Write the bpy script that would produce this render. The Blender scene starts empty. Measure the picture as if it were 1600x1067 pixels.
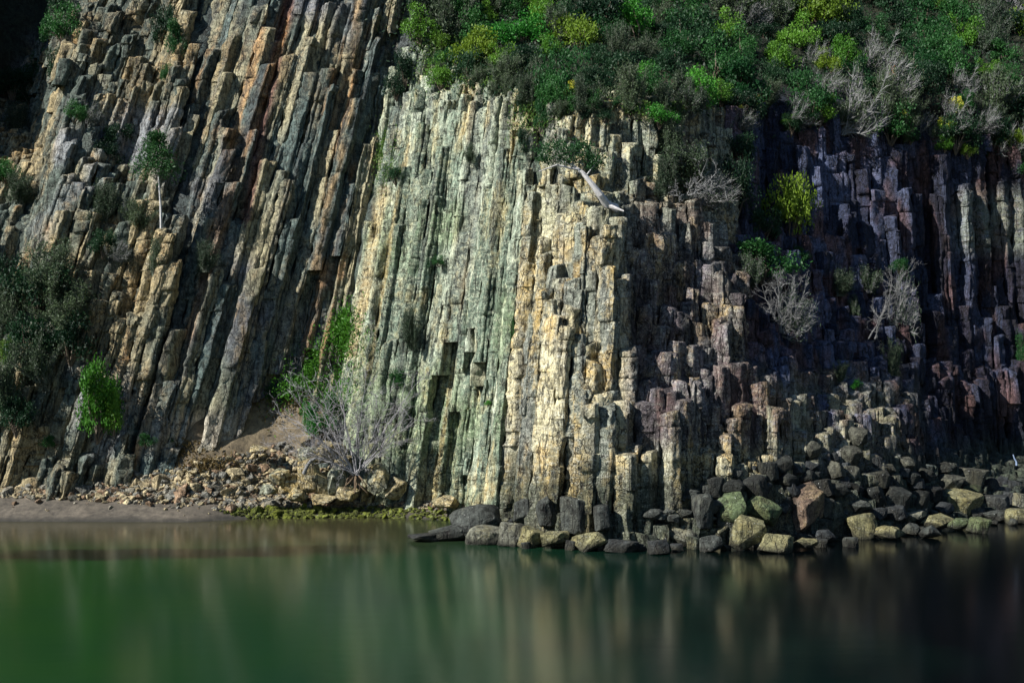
import bpy, math, random
import numpy as np
from math import sin, cos, radians, pi
from mathutils import Vector
random.seed(7)
R = np.random.RandomState(11)
S = bpy.context.scene
COL = S.collection
# ------------------------------------------------------------------ camera, sky, sun, exposure
CAMH, FPX = 9.4, 1920.0
PITCH = math.atan((560 - 533.5) / FPX)
cd = bpy.data.cameras.new('camera'); cam = bpy.data.objects.new('camera', cd); COL.objects.link(cam)
cam.location = (0, 0, CAMH); cam.rotation_euler = (pi / 2 + PITCH, 0, 0)
cd.sensor_width = 36; cd.lens = FPX / 1600 * 36; cd.clip_end = 2000; cd.clip_start = 0.5
S.camera = cam
SUN_A, SUN_E = 62.0, 37.0
W = bpy.data.worlds.new("World"); S.world = W; W.use_nodes = True
wn = W.node_tree; bg = wn.nodes['Background']
sky = wn.nodes.new('ShaderNodeTexSky'); sky.sky_type = 'NISHITA'; sky.sun_disc = False
sky.sun_elevation = radians(SUN_E); sky.sun_rotation = radians(180 + SUN_A)
sky.air_density = 1.4; sky.dust_density = 0.0; sky.ozone_density = 6.0
wn.links.new(sky.outputs[0], bg.inputs[0]); bg.inputs[1].default_value = 0.05
ld = bpy.data.lights.new('sun', 'SUN'); sun = bpy.data.objects.new('sun', ld); COL.objects.link(sun)
ld.energy = 5.0; ld.angle = radians(0.5); ld.color = (1.0, 0.965, 0.90)
sv = Vector((-sin(radians(SUN_A)) * cos(radians(SUN_E)), -cos(radians(SUN_A)) * cos(radians(SUN_E)), sin(radians(SUN_E))))
sun.rotation_euler = sv.to_track_quat('Z', 'Y').to_euler(); sun.location = (-60, -20, 80)
S.view_settings.view_transform = 'Standard'; S.view_settings.look = 'None'
S.view_settings.exposure = 0.78; S.view_settings.gamma = 1.0
try:
    S.cycles.max_bounces = 5; S.cycles.diffuse_bounces = 1; S.cycles.glossy_bounces = 3; S.cycles.transparent_max_bounces = 4
except Exception: pass

# ------------------------------------------------------------------ projection between the photograph and the place
CP, SP = cos(PITCH), sin(PITCH)
def project(x, y, z):
    f = y * CP + (z - CAMH) * SP; u = -y * SP + (z - CAMH) * CP
    return 800 + FPX * x / f, 533.5 - FPX * u / f
def unproject(px, py, d):
    a = (px - 800) / FPX; b = (533.5 - py) / FPX
    ry = CP - b * SP; rz = SP + b * CP
    return a * d / ry, d + 0 * px, CAMH + rz * d / ry

# ------------------------------------------------------------------ noise
def _h(ix, iy, iz, s):
    n = (ix.astype(np.int64) * 374761393 + iy.astype(np.int64) * 668265263 + iz.astype(np.int64) * 2147483647 + s * 974634777) & 0xffffffff
    n = ((n ^ (n >> 13)) * 1274126177) & 0xffffffff
    n = (n ^ (n >> 16)) & 0xffffffff
    return n / 4294967295.0 * 2 - 1
def vnoise(x, y, z=0.0, s=0):
    x, y, z = np.broadcast_arrays(np.asarray(x, float), np.asarray(y, float), np.asarray(z, float))
    ix, iy, iz = np.floor(x), np.floor(y), np.floor(z)
    fx, fy, fz = x - ix, y - iy, z - iz
    fx, fy, fz = [t * t * (3 - 2 * t) for t in (fx, fy, fz)]
    r = 0
    for a in (0, 1):
        for b in (0, 1):
            for c in (0, 1):
                w = (fx if a else 1 - fx) * (fy if b else 1 - fy) * (fz if c else 1 - fz)
                r = r + w * _h(ix + a, iy + b, iz + c, s)
    return r
def fbm(x, y, z=0.0, s=0, o=3):
    r, a = 0, 1.0
    for i in range(o):
        r = r + a * vnoise(x * 2 ** i, y * 2 ** i, np.asarray(z) * 2 ** i, s + i * 7); a *= .5
    return r / 1.5

# ------------------------------------------------------------------ the cliff front: distance from the camera plane as traced on the photograph
GX = np.array([-150, 0, 55, 100, 200, 270, 330, 400, 480, 540, 580, 640, 720, 790, 850, 900, 950, 1000, 1060, 1130, 1200, 1300, 1400, 1500, 1600, 1750], float)
ROWS = {
 860: [73,73,73,73,73,73.5,74,74,74.5,75,75.3,74.9,73.2,66.3,62.4,61.4,60.9,60.9,61.1,61.7,62.6,64.2,65.6,67.3,69,72],
 760: [74,74,74,74,74.5,75.5,76,76.5,76.5,75.6,75.5,75,73.4,68,63.7,62.4,61.8,61.9,62.3,62.9,64,65.9,69,74,77,80],
 660: [75,75,75,75,75.5,76.5,77.2,78,78.6,77.2,75.9,75.7,73.9,68.8,64.5,62.9,62.3,62.6,63.2,64.3,66.2,69.2,72.8,77,82,85],
 560: [76,76.5,76.5,76,76.5,77.3,78,78.9,79.8,80,76.5,76.5,74.5,69.8,65.6,63.9,63.1,64.8,65.5,66.4,68.4,74.4,78.5,82.5,85.5,88],
 460: [78,79,78.5,77,77.7,78.2,78.9,79.7,80.6,81.4,77.8,77.2,75.1,70.5,67.4,65.3,64,66.7,68,69.6,73.2,78.6,81.5,84.5,87,90],
 360: [80,81,80,78.5,79,79.2,79.8,80.5,81.4,82.2,79.2,78,75.9,71.9,69.1,67.1,65.4,68.6,70,72.2,77,80.8,83,85.3,87.5,91],
 325: [80.5,82,81,79,79.8,79.7,80.2,81,81.8,82.6,79.9,78.3,76.2,72.3,69.6,67.8,66.2,70,71,73.6,78,81.2,83.3,85.5,87.8,91.5],
 300: [81,83,81.6,79.8,80.7,80.3,80.7,81.3,82.1,82.9,80.4,78.5,76.5,72.8,70.4,69.3,69.1,71.5,72.4,74.8,79,81.7,83.7,85.8,88,92],
 260: [81,86,83.5,80.5,81.5,81,81.4,81.9,82.6,83.4,81,79.1,77.1,73.5,71.4,70.3,70,72,73.2,76.4,80,82.2,84.2,86.2,88.3,92],
 160: [84,97,99,83,84,83,82.9,83.2,83.6,84.4,82.6,81.2,79,75.7,74.2,73.3,72.6,73,75,78.8,82.2,84,86,88,90,95],  # leftmost mass, out of view, shaped to shade the upper left corner
 80: [84,99,101,86,86,85,84.6,84.7,85,85.8,84.6,84.5,84,82.6,82,82,82,83,85,87.5,89.5,91,93,95,97,102],
 0: [85,102,104,90,88,87,86.3,86.2,86.4,87.2,86.5,87.5,90,90,90.5,91,92,93,94,95.5,98,100,102,104,109,114],
 -120: [88,106,108,96,93,91,90,90,90,91,91,94,98,99,100,101,102,103,104,106,108,110,112,114,118,122]}
GY = np.array(sorted(ROWS), float)
GD = np.array([ROWS[int(k)] for k in GY], float)
BUMPS = [  # px, py, rx, ry, metres (plus = recess)
 (460, 380, 22, 120, 0.9), (372, 360, 16, 200, 0.55), (425, 620, 14, 60, 0.6), (300, 520, 12, 150, 0.5), (560, 60, 10, 120, 0.6),
 (440, 330, 26, 70, -0.9), (395, 430, 26, 60, -0.9), (475, 420, 22, 70, -0.8),
 (190, 235, 50, 55, 2.0), (140, 400, 60, 40, 0.7), (95, 640, 30, 60, 1.8), (250, 60, 22, 90, 1.8), (30, 300, 40, 30, 1.2),
 (60, 470, 80, 50, 1.2), (180, 330, 60, 30, 1.2), (600, 200, 20, 120, 1.2), (510, 600, 50, 70, 1.8), (425, 665, 55, 40, 3.2),
 (740, 520, 9, 150, 0.5), (775, 300, 10, 120, 0.6), (660, 420, 22, 40, 0.6), (860, 520, 30, 60, -1.3), (925, 500, 20, 60, 0.9),
 (925, 660, 24, 60, -0.9), (1130, 600, 30, 30, -0.5), (1205, 650, 50, 40, -.8), (1060, 640, 30, 30, -0.8), (1050, 560, 22, 18, -0.7),
 (1148, 470, 22, 50, -1.1), (1170, 590, 40, 40, -.5), (1345, 670, 30, 50, -.7), (1410, 650, 30, 50, -.5), (1450, 330, 18, 120, 0.7), (1550, 330, 14, 120, 0.8),
 (1180, 330, 50, 60, 1.5), (1580, 690, 90, 60, 4.0), (1480, 660, 50, 40, 1.2), (1010, 720, 40, 40, -0.4)]
CREV = [  # long dark clefts: points, half width in px, depth in m
 ([(620, 300), (600, 430), (582, 560)], 4, .9), ([(655, 330), (632, 480), (618, 640)], 4, .9), ([(720, 170), (690, 300)], 5, 1.2), ([(815, 330), (800, 470), (782, 600)], 4, 1.0), ([(745, 400), (735, 560), (728, 700)], 4, .9),
 ([(385, 0), (365, 110), (340, 250)], 6, 1.3), ([(480, 0), (462, 110), (440, 220)], 6, 1.2), ([(520, 0), (500, 140)], 5, 1.0), ([(330, 250), (312, 400)], 6, 1.3),
 ([(150, 120), (125, 230), (100, 330)], 7, 1.4), ([(195, 60), (175, 170)], 6, 1.2), ([(120, 330), (95, 430)], 7, 1.3), ([(170, 480), (150, 560)], 6, 1.2),
 ([(352, 0), (339, 86), (292, 187), (277, 260), (262, 330)], 8, 1.7), ([(446, 0), (420, 165), (397, 244), (379, 356), (366, 420)], 9, 2.0),
 ([(358, 367), (351, 498), (337, 559), (312, 650)], 7, 1.5), ([(408, 434), (395, 519), (366, 630)], 8, 1.7), ([(445, 434), (428, 519), (404, 640)], 8, 1.8),
 ([(300, 431), (290, 539), (270, 630), (258, 690)], 8, 1.6), ([(779, 195), (760, 319), (747, 369), (732, 462), (710, 582), (704, 760)], 4.5, 1.4),
 ([(600, -20), (606, 40), (610, 95)], 8, 1.6), ([(500, 150), (470, 300)], 6, 1.0), ([(485, 280), (486, 380), (478, 470), (462, 580)], 12, 1.8), ([(556, 0), (538, 120), (520, 200)], 5, .9),
 ([(232, 300), (200, 430), (190, 500)], 7, 1.4), ([(240, 560), (205, 700)], 8, 1.5), ([(110, 500), (95, 600), (85, 720)], 9, 1.6), ([(60, 620), (45, 740)], 8, 1.2),
 ([(690, 290), (668, 420), (650, 560)], 5, .9), ([(850, 330), (835, 420)], 6, 1.0), ([(893, 560), (888, 680), (880, 790)], 5, 1.3), ([(945, 560), (938, 700)], 5, 1.2), ([(935, 440), (925, 560)], 6, 1.3),
 ([(1445, 200), (1448, 560)], 9, 1.6), ([(1542, 230), (1545, 430)], 8, 1.6), ([(1110, 560), (1105, 700)], 6, 1.0), ([(1360, 620), (1355, 720)], 6, 1.0), ([(1000, 640), (990, 760)], 6, 1.0)]
def Dfun(px, py):
    px = np.asarray(px, float); py = np.asarray(py, float)
    eb = np.interp(py, [-120, 0, 130, 200, 300, 400, 560, 700, 800], [660, 645, 632, 612, 590, 568, 545, 548, 560])
    px0 = px; wsig = np.exp(-((px - eb) / 110) ** 2); px = px - (eb - 560) * wsig
    x = np.clip(px, GX[0], GX[-1]); y = np.clip(py, GY[0], GY[-1])
    i = np.clip(np.searchsorted(GX, x) - 1, 0, len(GX) - 2); j = np.clip(np.searchsorted(GY, y) - 1, 0, len(GY) - 2)
    u = (x - GX[i]) / (GX[i + 1] - GX[i]); v = (y - GY[j]) / (GY[j + 1] - GY[j])
    d = (GD[j, i] * (1 - u) + GD[j, i + 1] * u) * (1 - v) + (GD[j + 1, i] * (1 - u) + GD[j + 1, i + 1] * u) * v
    px = px0; d = d - np.minimum(py - GY[0], 0) * 0.06
    for (a, b, rx, ry, m) in BUMPS:
        d = d + m * np.exp(-((px - a) / rx) ** 2 - ((py - b) / ry) ** 2)
    for (pl, w_, m) in CREV:
        xs_ = [q[0] for q in pl]; ys_ = [q[1] for q in pl]
        f = np.clip((py - ys_[0] + 12) / 12, 0, 1) * np.clip((ys_[-1] + 12 - py) / 12, 0, 1)
        d = d + m * (.7 if xs_[0] < 560 else 1) * f * np.exp(-((px - np.interp(py, ys_, xs_)) / w_) ** 2)
    return d + np.interp(px, [200, 290, 600, 820, 900], [.45, .14, .18, .35, .5]) * fbm(px / 70, py / 110, 0, 3, 3)

# ------------------------------------------------------------------ ground height at the foot of the cliff
def shore(x, y):
    px = 800 + FPX * x / y
    return np.interp(px, [-200, 0, 300, 420, 600, 700, 760, 820], [71.4, 71.0, 70.7, 72.6, 73.0, 71.5, 69.5, 70]), px
def ground(x, y):
    ys, px = shore(x, y)
    t = y - ys
    m = np.interp(px, [-200, 100, 200, 300, 400, 480, 530, 570, 620, 800], [.25, .25, .45, .8, 1.0, 1.15, 1.3, .25, .05, 0])
    z = np.where(t < 3, .36 * t, 1.08 + (t - 3) * (.36 + m))
    z = z + np.clip(t, 0, 3) / 3 * (.22 * fbm(x / 2.2, y / 2.2, 0, 5, 4) + .08 * vnoise(x * 1.7, y * 1.7, 0, 9))
    return np.maximum(z, -1.2)

# ------------------------------------------------------------------ helpers
def mesh(name, V, F, mat=None, parent=None, origin=None, colors=None, smooth=False, mats=None, fmat=None):
    V = np.asarray(V, float).reshape(-1, 3)
    o0 = Vector(origin) if origin is not None else (Vector(parent.location) if parent is not None else Vector((0, 0, 0)))
    me = bpy.data.meshes.new(name); Vl = V - np.array(o0)
    if isinstance(F, tuple):                    # (loop indices, loop starts, loop totals)
        li, ls, lt = F
        me.vertices.add(len(Vl)); me.vertices.foreach_set('co', Vl.astype(np.float32).ravel())
        me.loops.add(len(li)); me.loops.foreach_set('vertex_index', li.astype(np.int32))
        me.polygons.add(len(ls)); me.polygons.foreach_set('loop_start', ls.astype(np.int32)); me.polygons.foreach_set('loop_total', lt.astype(np.int32))
        me.update(calc_edges=True)
    else:
        me.from_pydata([tuple(v) for v in Vl], [], [tuple(int(i) for i in f) for f in F]); me.update()
    if colors is not None:
        ca = me.color_attributes.new('tint', 'FLOAT_COLOR', 'POINT')
        c4 = np.ones((len(V), 4), np.float32); c4[:, :3] = colors; ca.data.foreach_set('color', c4.ravel())
    if smooth: me.polygons.foreach_set('use_smooth', np.ones(len(me.polygons), bool))
    for m in (mats or ([mat] if mat else [])): me.materials.append(m)
    if fmat is not None: me.polygons.foreach_set('material_index', np.asarray(fmat, np.int32))
    o = bpy.data.objects.new(name, me); COL.objects.link(o)
    if parent is not None:
        o.parent = parent; o.location = o0 - Vector(parent.location)
    else: o.location = o0
    return o
def quads(Q):
    Q = np.asarray(Q); n, k = Q.shape
    return (Q.ravel(), np.arange(n) * k, np.full(n, k))
def joinF(parts):   # parts of (li, ls, lt) with vertex offsets applied already
    li = np.concatenate([p[0] for p in parts]); lt = np.concatenate([p[2] for p in parts]); ls = np.concatenate([[0], np.cumsum(lt)[:-1]])
    return (li, ls, lt)
def tag(o, label=None, cat=None, group=None, kind=None):
    for k, v in (('label', label), ('category', cat), ('group', group), ('kind', kind)):
        if v: o[k] = v
    return o
def empty(name, loc, rz=0, sc=1):
    o = bpy.data.objects.new(name, None); COL.objects.link(o); o.location = loc; o.rotation_euler = (0, 0, rz)
    o.scale = (sc, sc, sc) if not hasattr(sc, '__len__') else sc
    o.empty_display_size = .3
    return o

# ------------------------------------------------------------------ materials
def newmat(name):
    m = bpy.data.materials.new(name); m.use_nodes = True
    nt = m.node_tree; b = nt.nodes['Principled BSDF']
    return m, nt, b
class NB:
    def __init__(s, nt): s.nt = nt
    def n(s, t, **k):
        x = s.nt.nodes.new(t)
        for a, v in k.items(): setattr(x, a, v)
        return x
    def l(s, a, b): s.nt.links.new(a, b)
    def noise(s, vec, scale, detail=4, rough=.6, sc=None):
        if sc is not None:
            m = s.n('ShaderNodeMapping'); m.inputs['Scale'].default_value = sc; s.l(vec, m.inputs[0]); vec = m.outputs[0]
        x = s.n('ShaderNodeTexNoise'); x.inputs['Scale'].default_value = scale; x.inputs['Detail'].default_value = detail; x.inputs['Roughness'].default_value = rough
        s.l(vec, x.inputs['Vector']); return x.outputs['Fac']
    def ramp(s, f, stops):
        r = s.n('ShaderNodeValToRGB'); e = r.color_ramp.elements
        for i, (p, c) in enumerate(stops):
            if i >= 2: e.new(p)
            e[i].position = p; e[i].color = (*c, 1) if len(c) == 3 else c
        s.l(f, r.inputs[0]); return r.outputs[0]
    def mix(s, fac, a, b, mode='MIX'):
        x = s.n('ShaderNodeMix', data_type='RGBA', blend_type=mode)
        for i, v in ((0, fac), (6, a), (7, b)):
            if hasattr(v, 'links'): s.l(v, x.inputs[i])
            else: x.inputs[i].default_value = v if i == 0 else (*v, 1)
        return x.outputs[2]
    def math(s, op, a, b=0.0):
        x = s.n('ShaderNodeMath', operation=op)
        for i, v in ((0, a), (1, b)):
            if hasattr(v, 'links'): s.l(v, x.inputs[i])
            else: x.inputs[i].default_value = v
        return x.outputs[0]
g3 = lambda v: (v, v, v)
def rock_mat(name, ochre=(.42, .26, .08), och=.62, pale=(.5, .5, .42), pal=.66, crack=.5, band=.14, bump=.8, rough=.85, specks=.0):
    m, nt, b = newmat(name); N = NB(nt)
    pos = N.n('ShaderNodeNewGeometry').outputs['Position']
    at = N.n('ShaderNodeAttribute', attribute_name='tint').outputs['Color']
    big = N.noise(pos, .55, 5, .65, (1, 1, .35)); mid = N.noise(pos, 2.6, 6, .7); fine = N.noise(pos, 11, 5, .75)
    stria = N.noise(pos, 1.0, 4, .7, (1.4, 1.4, 5.5)); vert = N.noise(pos, 1.0, 5, .7, (5, 5, .35))
    lum = N.n('ShaderNodeRGBToBW'); N.l(at, lum.inputs[0]); lg = N.ramp(lum.outputs[0], [(.05, g3(.12)), (.15, g3(1))])   # algae-dark rock carries no pale crust
    c = N.mix(1.0, at, N.ramp(mid, [(.3, g3(.38)), (.7, g3(1.7))]), 'MULTIPLY')
    c = N.mix(1.0, c, N.ramp(vert, [(.3, g3(.62)), (.7, g3(1.35))]), 'MULTIPLY')
    c = N.mix(N.math('MULTIPLY', lg, N.ramp(N.math('ADD', N.math('MULTIPLY', big, .6), N.math('MULTIPLY', mid, .4)), [(och - .1, g3(0)), (och + .04, g3(.85))])), c, ochre)
    c = N.mix(N.math('MULTIPLY', lg, N.ramp(N.math('ADD', N.math('MULTIPLY', stria, .5), N.math('MULTIPLY', fine, .5)), [(pal - .12, g3(0)), (pal + .02, g3(.75))])), c, pale)
    c = N.mix(N.math('MULTIPLY', N.ramp(stria, [(.3, g3(1)), (.45, g3(0))]), band), c, (.03, .03, .028))
    # fine joints
    mp = N.n('ShaderNodeMapping'); mp.inputs['Scale'].default_value = (1.5, 1.5, .8); N.l(pos, mp.inputs[0])
    wv = N.n('ShaderNodeVectorMath', operation='ADD'); wn_ = N.n('ShaderNodeTexNoise'); wn_.inputs['Scale'].default_value = 1.7; wn_.inputs['Detail'].default_value = 4; N.l(mp.outputs[0], wn_.inputs['Vector'])
    N.l(mp.outputs[0], wv.inputs[0]); N.l(wn_.outputs['Color'], wv.inputs[1])
    vo = N.n('ShaderNodeTexVoronoi', feature='DISTANCE_TO_EDGE'); vo.inputs['Scale'].default_value = 1.0; N.l(wv.outputs[0], vo.inputs['Vector'])
    cr = N.ramp(vo.outputs['Distance'], [(.0, g3(1)), (.035, g3(0))])
    gate = N.ramp(big, [(.42, g3(0)), (.55, g3(1))])
    cr = N.math('MULTIPLY', cr, gate)
    c = N.mix(N.math('MULTIPLY', cr, crack), c, (.02, .018, .016))
    c = N.mix(1.0, c, N.ramp(fine, [(.34, g3(.6)), (.66, g3(1.45))]), 'MULTIPLY')
    v2m = N.n('ShaderNodeMapping'); v2m.inputs['Scale'].default_value = (2.6, 2.6, 1.7); N.l(wv.outputs[0], v2m.inputs[0])
    vo2 = N.n('ShaderNodeTexVoronoi', feature='DISTANCE_TO_EDGE'); vo2.inputs['Scale'].default_value = 1.0; N.l(v2m.outputs[0], vo2.inputs['Vector'])
    cr2 = N.math('MULTIPLY', N.ramp(vo2.outputs['Distance'], [(.0, g3(1)), (.07, g3(0))]), N.ramp(mid, [(.38, g3(1)), (.46, g3(0))]))
    c = N.mix(N.math('MULTIPLY', cr2, crack), c, (.02, .018, .016))
    if specks:
        vs = N.n('ShaderNodeTexVoronoi'); vs.inputs['Scale'].default_value = 3.2; N.l(pos, vs.inputs['Vector'])
        c = N.mix(N.ramp(N.math('ADD', vs.outputs['Distance'], N.math('MULTIPLY', mid, .12)), [(.10, g3(specks)), (.135, g3(0))]), c, (.75, .75, .72))
    v3m = N.n('ShaderNodeMapping'); v3m.inputs['Scale'].default_value = (3.2, 3.2, .16); N.l(pos, v3m.inputs[0])
    v3a = N.n('ShaderNodeVectorMath', operation='ADD'); N.l(v3m.outputs[0], v3a.inputs[0]); v3s = N.n('ShaderNodeVectorMath', operation='SCALE'); v3s.inputs['Scale'].default_value = .55; N.l(wn_.outputs['Color'], v3s.inputs[0]); N.l(v3s.outputs[0], v3a.inputs[1])
    vo3 = N.n('ShaderNodeTexVoronoi', feature='DISTANCE_TO_EDGE'); vo3.inputs['Scale'].default_value = 1.0; N.l(v3a.outputs[0], vo3.inputs['Vector'])
    cr3 = N.math('MULTIPLY', N.ramp(vo3.outputs['Distance'], [(.0, g3(1)), (.06, g3(0))]), N.ramp(vert, [(.42, g3(1)), (.54, g3(0))]))
    c = N.mix(N.math('MULTIPLY', cr3, .85), c, (.018, .016, .015))
    N.l(c, b.inputs['Base Color']); b.inputs['Roughness'].default_value = rough; b.inputs['Specular IOR Level'].default_value = .25
    h = N.math('ADD', N.math('MULTIPLY', fine, .35), N.math('ADD', N.math('MULTIPLY', mid, .8), N.math('MULTIPLY', stria, .35)))
    h = N.math('SUBTRACT', h, N.math('ADD', N.math('MULTIPLY', cr3, .7), N.math('ADD', N.math('MULTIPLY', cr, .6), N.math('MULTIPLY', cr2, .4))))
    bp = N.n('ShaderNodeBump'); bp.inputs['Strength'].default_value = bump; bp.inputs['Distance'].default_value = .34; N.l(h, bp.inputs['Height'])
    N.l(bp.outputs[0], b.inputs['Normal'])
    return m
M_A = rock_mat('weathered_tan_rock', och=.61, ochre=(.32, .20, .08), crack=.8)
M_B = rock_mat('banded_grey_rock', ochre=(.28, .19, .085), och=.61, band=.34, crack=.7, pale=(.36, .34, .25), pal=.65)
M_C = rock_mat('green_grey_rock', ochre=(.40, .32, .14), och=.62, pale=(.5, .52, .38), pal=.61, band=.12, crack=.6)
M_C2 = rock_mat('hill_rock', ochre=(.22, .17, .08), och=.66, pale=(.3, .3, .24), pal=.68, band=.2, crack=.8)
M_D = rock_mat('lichen_tan_rock', ochre=(.52, .36, .12), och=.595, pale=(.52, .52, .44), pal=.62, crack=.9, bump=.85, specks=.8)
M_E = rock_mat('shade_tinted_rock', ochre=(.15, .08, .06), och=.6, pale=(.2, .21, .27), pal=.62, crack=.7)  # blue and purple of the shade mixed into the rock colours
M_boul = rock_mat('boulder_rock', ochre=(.22, .18, .07), och=.60, pale=(.28, .29, .26), pal=.66, crack=.7, bump=.6, specks=.7)
M_rub = rock_mat('broken_rock', ochre=(.30, .22, .11), och=.68, crack=.3)

def ground_mat():
    m, nt, b = newmat('beach_sand'); N = NB(nt)
    pos = N.n('ShaderNodeNewGeometry').outputs['Position']; at = N.n('ShaderNodeAttribute', attribute_name='tint').outputs['Color']
    mid = N.noise(pos, 2.2, 8, .75); fine = N.noise(pos, 9, 5, .8)
    c = N.mix(1.0, at, N.ramp(mid, [(.35, g3(.45)), (.65, g3(1.5))]), 'MULTIPLY')
    c = N.mix(1.0, c, N.ramp(fine, [(.3, g3(.7)), (.7, g3(1.3))]), 'MULTIPLY')
    N.l(c, b.inputs['Base Color']); b.inputs['Roughness'].default_value = .8
    bp = N.n('ShaderNodeBump'); bp.inputs['Strength'].default_value = .5; bp.inputs['Distance'].default_value = .15
    N.l(N.math('ADD', mid, N.math('MULTIPLY', fine, .4)), bp.inputs['Height']); N.l(bp.outputs[0], b.inputs['Normal'])
    return m
M_ground = ground_mat()

def leaf_mat(name, c1, c2, trans=.35, rough=.55):
    m, nt, b = newmat(name); N = NB(nt)
    oi = N.n('ShaderNodeObjectInfo').outputs['Random']; pos = N.n('ShaderNodeNewGeometry').outputs['Position']
    rnd = N.noise(pos, 3.0, 3, .7)
    f = N.ramp(N.math('ADD', N.math('MULTIPLY', oi, .5), N.math('MULTIPLY', rnd, .6)), [(.3, c1), (.8, c2)])
    N.l(f, b.inputs['Base Color']); b.inputs['Roughness'].default_value = rough; b.inputs['Specular IOR Level'].default_value = .3
    tr = N.n('ShaderNodeBsdfTranslucent'); N.l(f, tr.inputs[0]); mx = N.n('ShaderNodeMixShader'); mx.inputs[0].default_value = trans
    N.l(b.outputs[0], mx.inputs[1]); N.l(tr.outputs[0], mx.inputs[2]); N.l(mx.outputs[0], nt.nodes['Material Output'].inputs[0])
    return m
L = {'dark': leaf_mat('dark_leaves', (.006, .028, .012), (.02, .065, .024)),
     'mid': leaf_mat('green_leaves', (.010, .06, .016), (.035, .13, .028)),
     'bright': leaf_mat('bright_leaves', (.018, .15, .015), (.08, .30, .03)),
     'yellow': leaf_mat('yellow_green_leaves', (.05, .13, .012), (.16, .25, .02)),
     'lime': leaf_mat('lime_leaves', (.04, .15, .012), (.14, .30, .03)),
     'olive': leaf_mat('olive_grey_leaves', (.03, .055, .03), (.085, .125, .06)),
     'orange': leaf_mat('dry_orange_leaves', (.3, .10, .015), (.5, .22, .04)),
     'flower': leaf_mat('yellow_flowers', (.6, .6, .05), (.75, .72, .12)),
     'pine': leaf_mat('pine_needles', (.012, .06, .02), (.05, .14, .035)),
     'moss': leaf_mat('sea_moss', (.02, .05, .008), (.10, .14, .01), .1)}
def bark(name, c1, c2):
    m, nt, b = newmat(name); N = NB(nt); pos = N.n('ShaderNodeNewGeometry').outputs['Position']
    N.l(N.ramp(N.noise(pos, 6, 4, .7, (1, 1, .3)), [(.3, c1), (.7, c2)]), b.inputs['Base Color']); b.inputs['Roughness'].default_value = .8
    return m
K = {'brown': bark('brown_bark', (.06, .045, .03), (.14, .11, .08)), 'grey': bark('grey_bark', (.12, .12, .12), (.26, .26, .26)),
     'pale': bark('pale_bark', (.34, .33, .33), (.62, .60, .60)), 'twig': bark('olive_twigs', (.05, .065, .045), (.12, .135, .10)),
     'barew': bark('bare_bark', (.16, .155, .165), (.40, .385, .39)), 'greyd': bark('dark_grey_bark', (.09, .09, .09), (.2, .2, .2)),
     'dry': bark('dry_roots', (.08, .05, .03), (.2, .14, .08))}

# ------------------------------------------------------------------ water
def make_water():
    m, nt, b = newmat('still_green_water'); N = NB(nt); pos = N.n('ShaderNodeNewGeometry').outputs['Position']
    sx = N.n('ShaderNodeSeparateXYZ'); N.l(pos, sx.inputs[0])
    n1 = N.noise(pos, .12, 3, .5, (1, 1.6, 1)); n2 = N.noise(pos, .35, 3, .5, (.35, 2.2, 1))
    # silt-green water; darkening off the headland puts the dark cliff's reflection into the colour
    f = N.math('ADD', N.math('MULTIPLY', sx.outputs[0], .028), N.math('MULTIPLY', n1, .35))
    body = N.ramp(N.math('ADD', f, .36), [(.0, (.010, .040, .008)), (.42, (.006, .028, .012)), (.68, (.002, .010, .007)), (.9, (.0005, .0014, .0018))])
    # weed beds and sand bars close to the beach
    sh = N.math('MULTIPLY', N.math('SUBTRACT', sx.outputs[1], 55.0), .1)     # 0 at y=55, 1.6 at y=71
    shal = N.math('MULTIPLY', N.ramp(sh, [(.25, g3(0)), (1.0, g3(1))]), N.ramp(N.math('MULTIPLY', sx.outputs[0], -.1), [(.0, g3(0)), (.8, g3(1))]))
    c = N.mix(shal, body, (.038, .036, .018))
    yy = N.math('ABSOLUTE', N.math('SUBTRACT', N.math('ADD', sx.outputs[1], N.math('ADD', N.math('MULTIPLY', n2, 6.0), N.math('MULTIPLY', sx.outputs[0], -.13))), 64.6))
    weed = N.math('MULTIPLY', N.ramp(N.math('MULTIPLY', yy, .25), [(.22, g3(1)), (.42, g3(0))]), N.ramp(N.math('MULTIPLY', N.math('ADD', sx.outputs[0], 3.0), -.1), [(.0, g3(0)), (.8, g3(1))]))
    c = N.mix(N.math('MULTIPLY', weed, .85), c, (.008, .006, .004))
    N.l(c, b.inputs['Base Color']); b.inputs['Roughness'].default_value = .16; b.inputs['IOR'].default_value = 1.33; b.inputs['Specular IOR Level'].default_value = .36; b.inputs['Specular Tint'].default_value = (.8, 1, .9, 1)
    w1 = N.noise(pos, 1.1, 3, .6, (.35, 1.4, 1)); bp = N.n('ShaderNodeBump'); bp.inputs['Strength'].default_value = .08; bp.inputs['Distance'].default_value = .06
    N.l(w1, bp.inputs['Height']); N.l(bp.outputs[0], b.inputs['Normal'])
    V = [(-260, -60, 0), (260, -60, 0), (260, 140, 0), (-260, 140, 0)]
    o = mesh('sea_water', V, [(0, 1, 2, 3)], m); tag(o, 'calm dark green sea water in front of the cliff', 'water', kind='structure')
make_water()

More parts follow.
